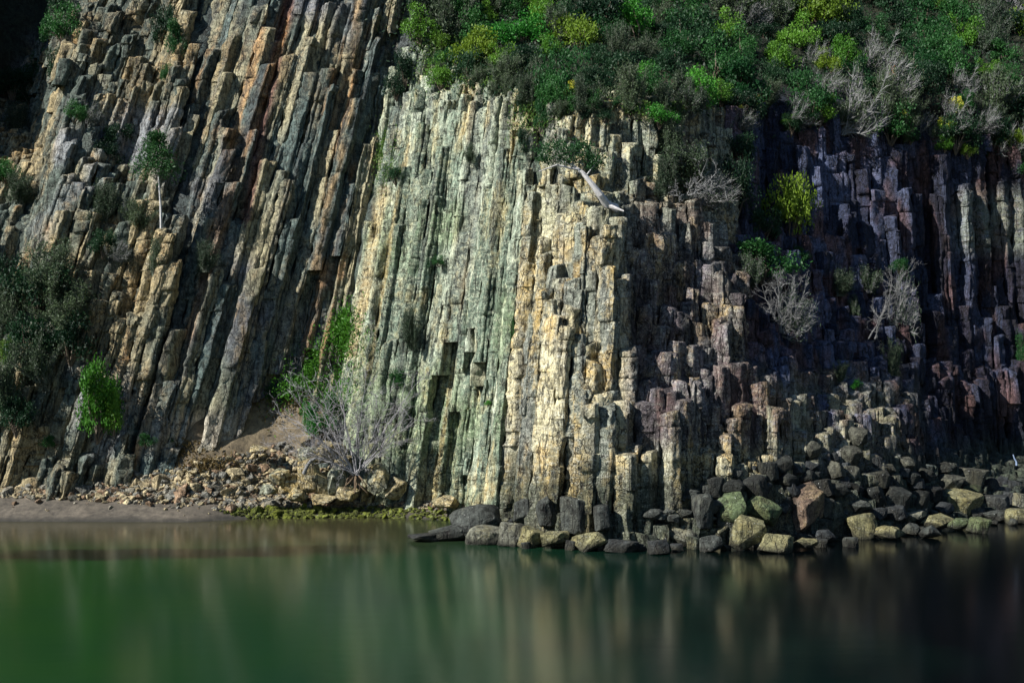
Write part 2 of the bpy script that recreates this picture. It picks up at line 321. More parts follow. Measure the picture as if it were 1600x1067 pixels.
# ------------------------------------------------------------------ section borders (px as a function of py)
YB = [0, 130, 200, 300, 400, 560, 700, 800]
BORD = [np.array([292, 285, 275, 262, 250, 235, 215, 205.]),
        np.array([640, 630, 610, 588, 562, 540, 548, 560.]),
        np.array([870, 862, 856, 850, 838, 808, 768, 745.]),
        np.array([1100, 1110, 1130, 1145, 1155, 1165, 1200, 1230.])]
def section(px, py):
    s = np.zeros(np.shape(px), int)
    for b in BORD: s = s + (px > np.interp(py, YB, b))
    return s
VEGX = [-200, 0, 40, 100, 130, 280, 600, 640, 680, 720, 760, 830, 900, 960, 1010, 1080, 1150, 1200, 1300, 1400, 1500, 1560, 1620, 1800]
VEGY = [200, 150, 95, 50, 5, -90, -90, 20, 80, 100, 115, 150, 160, 148, 155, 168, 172, 165, 178, 190, 208, 218, 235, 240]
def lean(x):     # image lean of the column axes, as dx per metre of height
    return np.interp(x, [-34, -20, -13.5, -10.5, -4, 1.5, 6, 12, 20], [.255, .225, .19, .13, .13, .09, .05, .015, -.01])
SEC = [dict(n='tan_ridge_cliff', sp=.86, ly=.18, j=.34, off=.45, m=M_A, tops=.55, label='tan stepped rock ridge of leaning columns at the far left, shrubs on its ledges'),
       dict(n='tall_banded_cliff', sp=.98, ly=.25, j=.38, off=.17, m=M_B, tops=.35, label='tallest cliff face of long leaning grey and ochre columns above the sand beach'),
       dict(n='green_grey_buttress', sp=.9, ly=.19, j=.4, off=.14, m=M_C, tops=.4, label='pale green grey rock buttress behind the bare tree, between gully and headland'),
       dict(n='stepped_headland', sp=.9, ly=.12, j=.33, off=.34, m=M_D, tops=.3, label='sunlit headland of short stepped tan columns reaching furthest into the water'),
       dict(n='shaded_cliff', sp=.92, ly=.12, j=.35, off=.22, m=M_E, tops=.3, label='cliff tinted dark purple and blue for its shade at the right under the scrub slope')]

def lerp(a, b, t): return np.asarray(a) * (1 - t)[..., None] + np.asarray(b) * t[..., None]
def ss(v, a, b):
    t = np.clip((v - a) / (b - a), 0, 1); return t * t * (3 - 2 * t)
def rock_tint(sec, X, Y, Z, rnd, axis_d):
    n1 = fbm(X / 2.0, Y / 2.0, Z / 9.0, 21, 4) * .5 + .5; n2 = fbm(X / 1.0, Y / 1.0, Z / 2.2, 31, 4) * .5 + .5
    n3 = fbm(X / 5, Y / 5, Z / 6, 41, 3) * .5 + .5
    o = np.ones_like(X)
    if sec == 0:
        c = lerp((.10, .125, .105), (.31, .25, .14), ss(n1 * .5 + n2 * .3 + rnd * .2, .42, .66)); c = lerp(c, (.32, .17, .06), ss(n2 * .5 + rnd * .4, .66, .82))
        c = lerp(c, (.22, .23, .24), ss(n3, .6, .8))
    elif sec == 1:
        c = lerp((.095, .13, .12), (.28, .25, .155), ss(n1 * .45 + rnd * .45, .44, .68)); c = lerp(c, (.13, .135, .145), ss(n3, .55, .75))
        px, py = project(X, Y, Z)
        st = np.abs(px - np.interp(py, [-100, 0, 200, 340, 460], [563, 560, 545, 505, 488])); c = lerp(c, (.38, .25, .12), .7 * (1 - ss(st, 3, 9)) * ss(n2, .3, .5) * (py < 430))
        st = np.abs(px - np.interp(py, [0, 330], [452, 385])); c = lerp(c, (.13, .06, .05), (1 - ss(st, 5, 12)) * (py < 350) * .9)
        c = lerp(c, (.40, .36, .3), (1 - ss(np.abs(Z - 4.8), .6, 1.8)) * (X > -24) * .7)
    elif sec == 2:
        c = lerp((.15, .20, .15), (.32, .36, .28), ss(n1 * .5 + rnd * .4, .38, .65)); c = lerp(c, (.44, .33, .14), ss(n2 * .6 + .25 * rnd, .54, .68) * (.35 + .6 * ss(-Z, -9, -3)))
        c = lerp(c, (.15, .21, .10), ss(n3, .58, .72) * .6)
        px, py = project(X, Y, Z); st = np.abs(px - np.interp(py, [300, 560], [598, 548])); c = lerp(c, (.42, .30, .14), (1 - ss(st, 4, 13)) * (py > 290) * (py < 560) * .7)
    elif sec == 3:
        px, py = project(X, Y, Z)
        c = lerp((.22, .24, .195), (.49, .44, .28), ss(n1 * .5 + rnd * .4, .36, .62)); c = lerp(c, (.54, .38, .15), ss(n2, .58, .75) * .8)
        pit_shade = ss(px, 955, 1000) * ss(py, 300, 330) * (1 - ss(py, 680, 720)); c = lerp(c, lerp((.065, .045, .06), (.14, .125, .165), ss(n2, .4, .7)), pit_shade * .85)  # violet shade of the hollow put into the rock tint
        c = lerp(c, (.28, .31, .22), (1 - ss(py, 300, 420)) * .6)
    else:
        c = lerp((.022, .030, .062), (.07, .085, .15), ss(n1 * .5 + rnd * .4, .38, .62)); c = lerp(c, (.11, .06, .06), ss(n2, .55, .75) * .7)  # base tones carry the navy of the shade on this cliff
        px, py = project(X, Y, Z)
        c = lerp(c, (.33, .31, .19), ss(n1, .35, .6) * ss(py + 60 * (n2 - .5), 560, 640) * (1 - ss(px, 1400, 1460)) * .8); c = lerp(c, (.20, .22, .16), ss(px, 1470, 1520) * (1 - ss(np.abs(py - 345), 30, 70)) * .8)  # pale patch at the right end is sunlight put into the tint
        c = lerp(c, c * .5, ss(px, 1300, 1460) * (1 - ss(px, 1475, 1500) * (1 - ss(np.abs(py - 345), 30, 70)))); c = lerp(c, (.012, .014, .024), ss(px, 1470, 1540) * ss(py, 590, 650))  # shade towards the right end and in the cave, painted as darker rock
    if sec in (1, 2):
        q = X - (.2 if sec == 1 else .13) * Z; st = vnoise(q * 2.1, Z / 14, 0, 88); st2 = vnoise(q * 2.6, Z / 9, 0, 89)
        c = lerp(c, (.40, .20, .07) if sec == 1 else (.46, .33, .13), ss(st + .9 * (n2 - .5), .42, .7) * .6); c = lerp(c, (.06, .065, .07), ss(st2, .3, .6) * .6)
    if sec == 3: c = lerp(c, (.10, .105, .10), ss(vnoise(X * 2.2, Z / 5, 0, 90), .3, .6) * .55)
    if sec >= 3: c = lerp(c, (.13, .065, .05), ss(vnoise(X * .9, Y * .9, Z / 3.5, 92) + .5 * (n2 - .5), .18, .45) * ss(X, 5.5, 8) * ss(Z, 4, 6) * .55)
    wet = 1 - ss(Z + 2.2 * (n2 - .5), 2.6, 5.0)
    if sec >= 3: c = lerp(c, lerp((.028, .034, .03), (.065, .08, .05), n2), wet * .92)
    if sec == 3 or sec == 2: pass
    c = c * (.8 + .4 * rnd)[..., None]
    return np.clip(c, .015, .7)

def clip_poly(P, n, d):
    out = []
    for i in range(len(P)):
        a, b = P[i], P[(i + 1) % len(P)]
        da, db = a @ n - d, b @ n - d
        if da <= 0: out.append(a)
        if (da < 0) != (db < 0): out.append(a + (b - a) * (da / (da - db)))
    return np.array(out)

ZS = np.arange(-.6, 46, .2)
NCOL = 0
def build_section(si):
    global NCOL
    s = SEC[si]; sp, ly = s['sp'], s['ly']
    xs = np.arange(-50, 46, sp * .95); ys = np.arange(54, 96, sp * .82)
    Xg, Yg = np.meshgrid(xs, ys); Xg[1::2] += sp * .48
    Xg = Xg + R.uniform(-1, 1, Xg.shape) * sp * s['j']; Yg = Yg + R.uniform(-1, 1, Yg.shape) * sp * s['j']
    P = np.stack([Xg.ravel(), Yg.ravel()], 1)
    lx = lean(P[:, 0] + 2)
    yy = P[:, 1][:, None] + ly * ZS[None]; xx = P[:, 0][:, None] + lx[:, None] * ZS[None]
    px, py = project(xx, yy, ZS[None]); D = Dfun(px, py)
    off = R.uniform(-1, 1, len(P)) * s['off'] * .6 + (R.rand(len(P)) < .12) * s['off'] * R.choice([-1.6, 1.2], len(P)) + 1.5 * s['off'] * vnoise(P[:, 0] / 2.3, P[:, 1] / 2.3, si, 77)
    dep = yy - D + off[:, None]
    inside = (dep > 0)
    thick = sp * 1.7 + (1.3 if si in (1, 2) else .5)
    keep = []
    for i in range(len(P)):
        thin = inside[i] & (dep[i] < thick); start = 0
        while True:
            idx = np.nonzero(thin[start:])[0] + start
            if not len(idx): break
            a = idx[0]
            if a > 0 and not inside[i, a - 1]:          # air below: the column stands on whatever is underneath
                pr = np.nonzero(inside[i, :a])[0]; lo = pr[-1] if len(pr) else 0
                if dep[i, lo:a].min() > -1.2: a = lo
                elif ZS[a] < 7 and xx[i, a] > -1.5: a = 0
            b = idx[0]
            while b + 1 < len(ZS) and inside[i, b + 1]: b += 1
            start = b + 1; e = idx[idx <= b][-1]
            mid = int((idx[0] + e) // 2)
            if section(px[i, mid], py[i, mid]) != si or px[i, mid] < -200 or px[i, mid] > 1820: continue
            ok = np.nonzero(py[i, :b + 1] > np.interp(px[i, :b + 1], VEGX, VEGY))[0]      # columns stop at the scrub line
            if not len(ok) or ok[-1] < a: continue
            b2 = ok[-1]; zb = max(ZS[a] - 1.0, -.6); gz = ground(np.array([xx[i, a]]), np.array([yy[i, a]]))[0]
            zb = max(zb, min(gz - .8, 30)) if xx[i, a] < -2 else zb
            zt = ZS[b2]
            if zt - zb < .8: continue
            keep.append((i, zb, zt + R.uniform(0, s['tops']), (zt - max(zb, ZS[a])), float(px[i, mid]), float(py[i, mid])))
    from collections import defaultdict
    grid = defaultdict(list)
    for k, p in enumerate(P): grid[(int(p[0] // (2 * sp)), int(p[1] // (2 * sp)))].append(k)
    cols = []
    for (i, zb, zt, ln, mx, my) in keep:
        p = P[i]; poly = np.array([[p[0] + a * sp * 1.1, p[1] + b * sp * 1.1] for a, b in ((-1, -1), (1, -1), (1, 1), (-1, 1))])
        gx, gy = int(p[0] // (2 * sp)), int(p[1] // (2 * sp))
        for a in (-1, 0, 1):
            for b in (-1, 0, 1):
                for k in grid[(gx + a, gy + b)]:
                    if k == i: continue
                    q = P[k]; n = q - p; L_ = np.hypot(*n)
                    if L_ > 2.4 * sp: continue
                    n = n / L_; poly = clip_poly(poly, n, n @ p + L_ / 2 - .012)
                    if len(poly) < 3: break
        if len(poly) < 3: continue
        cols.append((i, zb, zt, ln, mx, my, poly - p))
    # ---- build each column
    built = []
    for (i, zb, zt, ln, mx, my, poly) in cols:
        p = P[i]; rnd = R.rand()
        # perimeter with chamfered corners and mid-edge points
        ring = []; notch = []
        k = len(poly)
        for e in range(k):
            a, b = poly[e], poly[(e + 1) % k]; Le = np.hypot(*(b - a))
            if Le < .12 * sp: ring.append((a + b) / 2); notch.append(0); continue
            nn = np.array([b[1] - a[1], a[0] - b[0]]) / Le
            if R.rand() < (.65 if si < 3 else .4) and Le > .3 * sp:
                t0 = R.uniform(.25, .75); w0 = .035 / Le; d1, d2 = R.uniform(-.02, .06, 2)
                ring += [a + (b - a) * .03, a + (b - a) * (t0 - w0) - nn * d1, a + (b - a) * t0 - nn * .03, a + (b - a) * (t0 + w0) - nn * d2, a + (b - a) * .95]; notch += [0, 0, 1, 0, 0]
            else:
                ring += [a + (b - a) * .03, a + (b - a) * R.uniform(.3, .45) - nn * R.uniform(-.01, .05), a + (b - a) * R.uniform(.6, .75) - nn * R.uniform(-.01, .05), a + (b - a) * .95]; notch += [0, 0, 0, 0]
        ring = np.array(ring); nr = len(ring); notch = np.array(notch, float)
        # ring heights with joints
        z = zb; hs = []; blk = []; bi = 0
        step = .30 if si in (1, 2) else .26
        nextj = zb + R.uniform(.5, 2.4)
        zz = zb
        while zz < zt - .12:
            hs.append(zz); blk.append(bi)
            if zz + step >= nextj and nextj < zt - .5:
                zz = nextj; hs.append(zz - .02); blk.append(bi); hs.append(zz); blk.append(-1)
                bi += 1; hs.append(zz + .03); blk.append(bi)
                nextj = zz + (R.uniform(.6, 2.6) if si in (0, 3, 4) else R.uniform(1.2, 5))
                zz = zz + .03 + step
            else: zz += step * R.uniform(.85, 1.15)
        hs.append(zt - .10); blk.append(bi); hs.append(zt); blk.append(bi)
        hs = np.array(hs); nh = len(hs)
        o = np.argsort(hs, kind='stable'); hs = hs[o]; blk = np.array(blk)[o]
        bo = R.normal(0, .05 if si in (0, 3, 4) else .03, (bi + 2, 2)); bs = 1 + R.normal(0, .035, bi + 2); jt = R.uniform(-.12, .12, (bi + 2, 2))
        ba = R.normal(0, .05, bi + 2); ba[0] = 0
        Lc = lx[i]; dl = (lean(p[0] + 3) - lean(p[0] + 1)) / 2
        V = np.zeros((nh, nr, 3)); mp = ring.mean(0)
        for r in range(nh):
            b_ = blk[r]; sc = (1 + dl * hs[r]) ; s2 = bs[max(b_, 0)]; of = bo[max(b_, 0)]
            rr = ring * s2
            if b_ == -1: rr = rr * .965
            else:
                ca, sa = cos(ba[b_]), sin(ba[b_]); rr = rr @ np.array([[ca, sa], [-sa, ca]])
            if r >= nh - 2: rr = mp + (rr - mp) * (1.0 if r == nh - 2 else .93)
            V[r, :, 0] = rr[:, 0] * max(sc, .6) + of[0]; V[r, :, 1] = rr[:, 1] + of[1]
        base = np.array([p[0], p[1]])
        X = V[:, :, 0] + base[0] + Lc * hs[:, None]; Y = V[:, :, 1] + base[1] + ly * hs[:, None]
        tilt = jt[0]; hf = ss(hs, zt - .8, zt)[:, None] if zt - zb > 1 else np.ones((nh, 1)) * 0
        Z = hs[:, None] + (V[:, :, 0] * tilt[0] * 2 + V[:, :, 1] * (tilt[1] * 2 + .12)) * hf + R.normal(0, .012, (nh, nr))
        nk = notch[None] * ss(vnoise(hs[:, None] * .45 + i * 3.1, np.arange(nr)[None] * 5.3 + np.zeros((nh, 1)), 0, 44), -.15, .1) * .16
        cx_, cy_ = X.mean(1, keepdims=True), Y.mean(1, keepdims=True); dr_ = np.hypot(X - cx_, Y - cy_) + 1e-6
        f1 = fbm(X * 2.6, Y * 2.6, Z * 2.2, 51, 3); rid = np.abs(f1) * .22 - .04      # ridged hollows and spalls
        q = np.floor(vnoise(X * 1.3 + 9, Y * 1.3, Z * .9, 53) * 3.2) * .05
        pull = nk + rid * (.9 if si in (0, 3, 4) else .75) + q
        X = X - (X - cx_) / dr_ * pull; Y = Y - (Y - cy_) / dr_ * pull
        am = .06 if si != 2 else .05
        n1 = vnoise(X * 1.6, Y * 1.6, Z * 1.1, 5); n2 = vnoise(X * 1.6, Y * 1.6, Z * 1.1, 6)
        m1 = vnoise(X * 4, Y * 4, Z * 3.4, 15); m2 = vnoise(X * 4, Y * 4, Z * 3.4, 16)
        X = X + am * n1 + am * .55 * m1; Y = Y + am * n2 + am * .55 * m2
        # broken chips on the top corners
        ch = (vnoise(X * 2.3, Y * 2.3, Z * .5 + i, 25) > .25) & (np.arange(nh)[:, None] >= nh - 3); Z = Z - ch * R.uniform(.05, .3)
        VV = np.stack([X, Y, Z], -1).reshape(-1, 3)
        ctr = VV.reshape(nh, nr, 3)[-1].mean(0) + [0, 0, .03]
        bot = VV.reshape(nh, nr, 3)[0].mean(0)
        VV = np.vstack([VV, ctr[None]])
        a = np.arange(nh - 1)[:, None] * nr + np.arange(nr)[None]; b = np.arange(nh - 1)[:, None] * nr + (np.arange(nr)[None] + 1) % nr
        Q = np.stack([a, b, b + nr, a + nr], -1).reshape(-1, 4)
        t0 = (nh - 1) * nr + np.arange(nr); T = np.stack([t0, (nh - 1) * nr + (np.arange(nr) + 1) % nr, np.full(nr, nh * nr)], -1)
        li = np.concatenate([Q.ravel(), T.ravel()]); lt = np.concatenate([np.full(len(Q), 4), np.full(len(T), 3)])
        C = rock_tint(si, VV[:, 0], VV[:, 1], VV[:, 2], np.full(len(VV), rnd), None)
        built.append((ln * sp / max(p[1], 1) , VV, li, lt, C, (p[0] + Lc * zb, p[1] + ly * zb, zb)))
    built.sort(key=lambda t: -t[0])
    org = np.mean([b[5] for b in built], 0)
    E = empty(s['n'], (org[0], org[1], 0)); tag(E, s['label'], 'cliff', kind='structure')
    for b in built[:100]:
        ls = np.concatenate([[0], np.cumsum(b[3])[:-1]])
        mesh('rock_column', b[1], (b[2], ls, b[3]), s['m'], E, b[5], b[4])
    rest = built[100:]
    if rest:
        o_ = 0; LI = []; LT = []; VV = []; CC = []
        for b in rest: LI.append(b[2] + o_); LT.append(b[3]); VV.append(b[1]); CC.append(b[4]); o_ += len(b[1])
        LT = np.concatenate(LT); ls = np.concatenate([[0], np.cumsum(LT)[:-1]])
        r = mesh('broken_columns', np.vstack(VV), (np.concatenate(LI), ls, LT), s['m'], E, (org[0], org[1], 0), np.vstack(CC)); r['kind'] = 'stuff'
    NCOL += len(built); print(s['n'], len(built))
    return E
EC = [build_section(i) for i in range(5)]

# ------------------------------------------------------------------ body of the hill behind the columns
def hill():
    PX, PY = np.meshgrid(np.arange(-420, 2040, 9.0), np.arange(-330, 905, 7.0))
    D = Dfun(PX, PY) + .85 + np.where(PX < GX[0], (GX[0] - PX) * .03, 0) + np.where(PX > GX[-1], (PX - GX[-1]) * .03, 0)
    v = np.interp(PX, VEGX, VEGY); up = ss(v - PY, -10, 60)
    D = D - 1.0 * up
    X, Y, Z = unproject(PX, PY, D)
    rough = .35
    Y = Y + rough * fbm(X / .8, Z / 1.4, 0, 60, 4); X = X + .2 * fbm(X / .7, Z / 1.1, 3, 61, 3)
    V = np.stack([X, Y, Z], -1).reshape(-1, 3)
    h, w = PX.shape
    a = (np.arange(h - 1)[:, None] * w + np.arange(w - 1)[None]).ravel()
    Q = np.stack([a, a + w, a + w + 1, a + 1], -1)
    sec = section(PX, PY).ravel(); C = np.zeros((len(V), 3)); rn = np.full(len(V), .4)
    for k in range(5):
        c = rock_tint(k, V[:, 0], V[:, 1], V[:, 2], rn, None); C[sec == k] = c[sec == k]
    C *= .6
    u = up.ravel()[:, None] * .9; n = (fbm(V[:, 0] / 3, V[:, 1] / 3, V[:, 2] / 3, 66, 3) * .5 + .5)
    soil = lerp((.012, .02, .010), (.035, .04, .02), n)
    C = C * (1 - u) + soil * u
    o = mesh('hillside', V, quads(Q), M_C2, None, (0, 80, 0), C); tag(o, 'rocky hillside behind the columns, dark soil under the scrub', 'hillside', kind='structure')
hill()

def beach():
    xs = np.arange(-48, 4, .28); ys = np.arange(64, 96, .28); X, Y = np.meshgrid(xs, ys)
    Z = ground(X, Y); ysh, px = shore(X, Y); t = Y - ysh
    fade = np.clip((t + 3) / 3, 0, 1); Z = np.where(t < 0, np.minimum(Z, t * .3 - .02), Z)
    V = np.stack([X, Y, Z], -1).reshape(-1, 3); h, w = X.shape
    a = (np.arange(h - 1)[:, None] * w + np.arange(w - 1)[None]).ravel(); Q = np.stack([a, a + 1, a + w + 1, a + w], -1)
    T = t.ravel(); n = fbm(V[:, 0] / 1.5, V[:, 1] / 1.5, 0, 71, 4) * .5 + .5
    C = lerp((.055, .047, .036), (.11, .092, .07), n); C = lerp(C, lerp((.06, .045, .028), (.20, .155, .09), n), ss(T + n, 3, 4.5)); C = lerp(C, (.022, .02, .015), 1 - ss(T + .5 * (n - .5), .1, .8))
    o = mesh('beach', V, quads(Q), M_ground, None, (-20, 75, 0), C, smooth=True); tag(o, 'brown sand beach rising to the earth slope', 'beach', kind='structure')
beach()

# ------------------------------------------------------------------ rocks
def rock_proto(seed, sx, sy, sz, rounded, npts=16, sub=1, sq=.55):
    import bmesh
    r = random.Random(seed); bm = bmesh.new()
    if sq < 0:
        n6 = r.choice([5, 6, 6, 7]); ph = r.uniform(0, 6)
        for k in range(n6):
            a_ = ph + 2 * pi * (k + r.uniform(-.2, .2)) / n6
            for zz_ in (-1, r.uniform(.55, 1.0)): q_ = r.uniform(.8, 1.05); bm.verts.new(Vector((cos(a_) * q_ * 1.1, sin(a_) * q_ * 1.1, zz_)))
        npts = 0
    for _ in range(npts):
        v = Vector((r.gauss(0, 1), r.gauss(0, 1), r.gauss(0, 1))).normalized(); m = max(abs(v.x), abs(v.y), abs(v.z)); v = v * (1 - sq) + (v / m) * sq
        bm.verts.new(v * r.uniform(.85, 1.0))
    res = bmesh.ops.convex_hull(bm, input=bm.verts)
    dv = [e for e in set(res['geom_interior'] + res['geom_unused']) if isinstance(e, bmesh.types.BMVert)]
    bmesh.ops.delete(bm, geom=dv, context='VERTS')
    bmesh.ops.bevel(bm, geom=list(bm.edges), offset=rounded, segments=3 if rounded > .06 else 1, profile=.6, affect='EDGES', clamp_overlap=True)
    bmesh.ops.triangulate(bm, faces=bm.faces)
    if sub: bmesh.ops.subdivide_edges(bm, edges=list(bm.edges), cuts=sub, use_grid_fill=True)
    V = np.array([v.co[:] for v in bm.verts]); F = [[v.index for v in f.verts] for f in bm.faces]; bm.verts.index_update()
    F = [[v.index for v in f.verts] for f in bm.faces]; bm.free()
    n = vnoise(V[:, 0] * 2 + seed, V[:, 1] * 2, V[:, 2] * 2, 3)[:, None] * .06 + vnoise(V[:, 0] * 5 + seed, V[:, 1] * 5, V[:, 2] * 5, 4)[:, None] * .04
    V = V * (1 + n) * np.array([sx, sy, sz])
    return V, F
PR_R = [rock_proto(100 + k, .86, .86, .86, .13, 20, 2, -1) for k in range(9)]     # rounded sea boulders
PR_R = PR_R + [rock_proto(150 + k, .92, .92, .92, .2, 16, 2, .55) for k in range(9)]
PR_A = [rock_proto(200 + k, 1, 1, 1, .05, 13, 1) for k in range(8)]      # angular rubble
def col_rot(V, rx, ry, rz):
    cx, sx, cy, sy, cz, sz = cos(rx), sin(rx), cos(ry), sin(ry), cos(rz), sin(rz)
    Rm = np.array([[cz, -sz, 0], [sz, cz, 0], [0, 0, 1]]) @ np.array([[cy, 0, sy], [0, 1, 0], [-sy, 0, cy]]) @ np.array([[1, 0, 0], [0, cx, -sx], [0, sx, cx]])
    return V @ Rm.T
def boulder(px, py, w, h, d=None, tint=(.2, .21, .15), label='', group=None, rounded=True, name='boulder', tilt=.2):
    if d is None: d = max(float(Dfun(np.array(px), np.array(py))) - .4, 0)
    sx = w / FPX * d / 2; sz = h / FPX * d / 2
    x, y, z = [float(v) for v in unproject(np.array(float(px)), np.array(float(py)), np.array(float(d)))]
    V, F = (PR_R if rounded else PR_A)[R.randint(18 if rounded else 8)]
    V = col_rot(V, R.uniform(-tilt, tilt), R.uniform(-tilt, tilt), R.uniform(0, 6.28)) * np.array([sx * 1.32, max(sx, sz) * 1.1, sz * 1.3])
    V = V + [x, y, z]
    n = fbm(V[:, 0] * 1.2, V[:, 1] * 1.2, V[:, 2] * 1.2, 81, 3) * .5 + .5
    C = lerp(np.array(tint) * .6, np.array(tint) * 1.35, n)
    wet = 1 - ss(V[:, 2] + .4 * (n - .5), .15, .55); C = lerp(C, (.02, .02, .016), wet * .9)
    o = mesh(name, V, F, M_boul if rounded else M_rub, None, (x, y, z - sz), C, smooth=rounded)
    tag(o, label, 'boulder' if name == 'boulder' else 'rock', group); return o
# boulders along the foot of the headland, traced one by one: px, py, w, h, tone
TN = {'y': (.155, .145, .075), 'g': (.07, .095, .045), 'd': (.045, .05, .045), 'b': (.13, .09, .065), 't': (.13, .13, .10), 'k': (.03, .034, .036)}
TW = {'y': 'yellowish', 'g': 'mossy green', 'd': 'dark grey', 'b': 'brown', 't': 'tan grey', 'k': 'blackish'}
BL = [(740,813,84,50,'d'),(702,833,60,22,'d'),(668,838,50,14,'k'),(765,836,60,26,'t'),(800,835,40,34,'t'),(830,839,38,30,'y'),(868,843,42,28,'y'),(920,846,56,28,'y'),(970,852,46,18,'k'),
 (900,802,46,54,'d'),(972,815,58,50,'d'),(1019,834,48,34,'t'),(1064,839,46,30,'t'),(1107,832,52,32,'y'),(1170,834,52,50,'y'),(1214,848,46,28,'y'),(1259,850,32,18,'y'),
 (1145,793,46,52,'g'),(1192,797,52,44,'g'),(1260,795,54,80,'b'),(1307,816,46,36,'y'),(1348,821,42,38,'y'),(1391,832,44,20,'y'),(1341,790,36,24,'d'),(1429,807,36,18,'t'),
 (1464,816,38,22,'y'),(1500,819,30,20,'g'),(1532,820,34,24,'g'),(1500,785,56,36,'y'),(1520,767,30,22,'g'),(1513,745,46,30,'t'),(1483,756,40,30,'t'),(1472,731,28,18,'d'),(1446,745,28,28,'d'),
 (1414,726,32,24,'t'),(1425,745,22,18,'d'),(1372,748,34,22,'d'),(1402,778,36,34,'d'),(1432,778,32,34,'d'),(1369,776,34,32,'d'),(1590,782,30,24,'t'),(1592,805,36,22,'y'),(1286,790,30,30,'d'),
 (1330,739,26,26,'t'),(1305,735,26,28,'t'),(1328,711,30,26,'t'),(1267,703,28,28,'t'),(1222,726,30,30,'d'),(1226,750,32,26,'d'),(1388,732,22,14,'t'),(1556,806,28,14,'d'),(1149,761,36,28,'d'),
 (1340,680,30,30,'t'),(785,812,30,30,'d'),(1233,822,34,30,'k'),(1290,838,28,20,'k'),(1475,795,30,20,'k'),(1560,785,34,24,'k'),(1545,760,30,24,'k'),(1180,760,34,30,'d'),(1200,735,30,28,'d'),
 (1258,745,28,24,'d'),(1283,762,34,28,'k'),(1310,768,30,26,'d'),(1335,762,28,22,'k'),(1120,760,30,30,'d'),(1097,795,30,50,'d'),(1400,800,28,20,'k'),(1455,770,30,22,'k'),(1372,800,24,20,'k'),
 (856,800,34,44,'d'),(820,800,34,40,'d'),(940,806,24,40,'d')]
# name what stands beside each boulder so that each label points to one
BL.sort(key=lambda t: t[0])
LM = [(700,'low rock spit in the bay'),(790,'left edge of the headland'),(880,'leftmost headland columns'),(960,'sunlit headland columns'),(1060,'middle of the headland foot'),(1150,'right part of the headland foot'),
      (1240,'left of the large brown block'),(1290,'large brown block'),(1380,'first part of the shaded cliff foot'),(1460,'middle of the shaded cliff foot'),(1700,'far right end of the shore')]
cnt = {}
ORD = ['first', 'second', 'third', 'fourth', 'fifth', 'sixth', 'seventh', 'eighth', 'ninth', 'tenth']
for (a, b, w, h, t) in BL:
    lm = next(n for m, n in LM if a < m)
    rowz = 'at the waterline' if b > 812 else ('in the middle row' if b > 765 else 'in the upper row')
    size = 'wide' if w > h * 1.5 else ('tall' if h > w * 1.15 else 'rounded')
    if (a, b) == (1260, 795): lab = 'large tall brown block with a sunlit left face'
    elif (a, b) == (740, 813): lab = 'big dark rounded boulder where the spit meets the headland'
    else:
        key = f'{size} {TW[t]} boulder {rowz}, {lm}'
        cnt[key] = cnt.get(key, 0) + 1
        lab = f'{TW[t]} {size} boulder {rowz}, {lm}' + (f', {ORD[cnt[key]-1]} from left' if cnt[key] > 1 else '')
        if len(lab.split()) > 16: lab = ' '.join(lab.replace(' of the', '').split()[:16])
    d = float(Dfun(np.array(a), np.array(b)))
    dw = CAMH * FPX / max(b + h * .5 - 560, 40)        # stands in the water at this distance
    if b > 812 or (a < 790): d = dw + .3
    else: d = min(d - .3, dw)
    boulder(a, b, w, h, d, tuple(np.array(TN[t]) * (.45 if b < 780 else 1.0)), lab, 'boulders along the foot of the headland', tilt=.35)  # upper rows toned down for the deep shade they sit in
rs = np.random.RandomState(77); nb = 0; tr_ = 0; used_ = [(q[0], q[1], q[2]) for q in BL]
while nb < 125 and tr_ < 20000:
    tr_ += 1
    a = rs.uniform(800, 1610); top = np.interp(a, [800, 1000, 1130, 1300, 1500, 1610], [815, 805, 735, 712, 735, 760]); bot = np.interp(a, [800, 1000, 1270, 1400, 1560, 1610], [852, 858, 855, 836, 822, 815])
    b = rs.uniform(top, bot); w = rs.uniform(9, 34)
    if any(abs(a - q[0]) < (w + q[2]) * .24 and abs(b - q[1]) < (w + q[2]) * .20 for q in used_): continue
    used_.append((a, b, w)); nb += 1; d = float(Dfun(np.array(a), np.array(b))); dw = CAMH * FPX / max(b + w * .4 - 560, 40); d = dw + .5 if b > 812 else min(d - .1, dw)
    z_ = 'outer end' if a > 1400 else ('middle' if a > 1150 else 'near end')
    boulder(a, b, w, w * rs.uniform(.6, 1.0), d, TN[rs.choice(['k', 'k', 'd', 'd'])], f'dark boulder wedged between larger ones, {z_} of the headland foot', f'dark wedged boulders, {z_} of the headland foot')
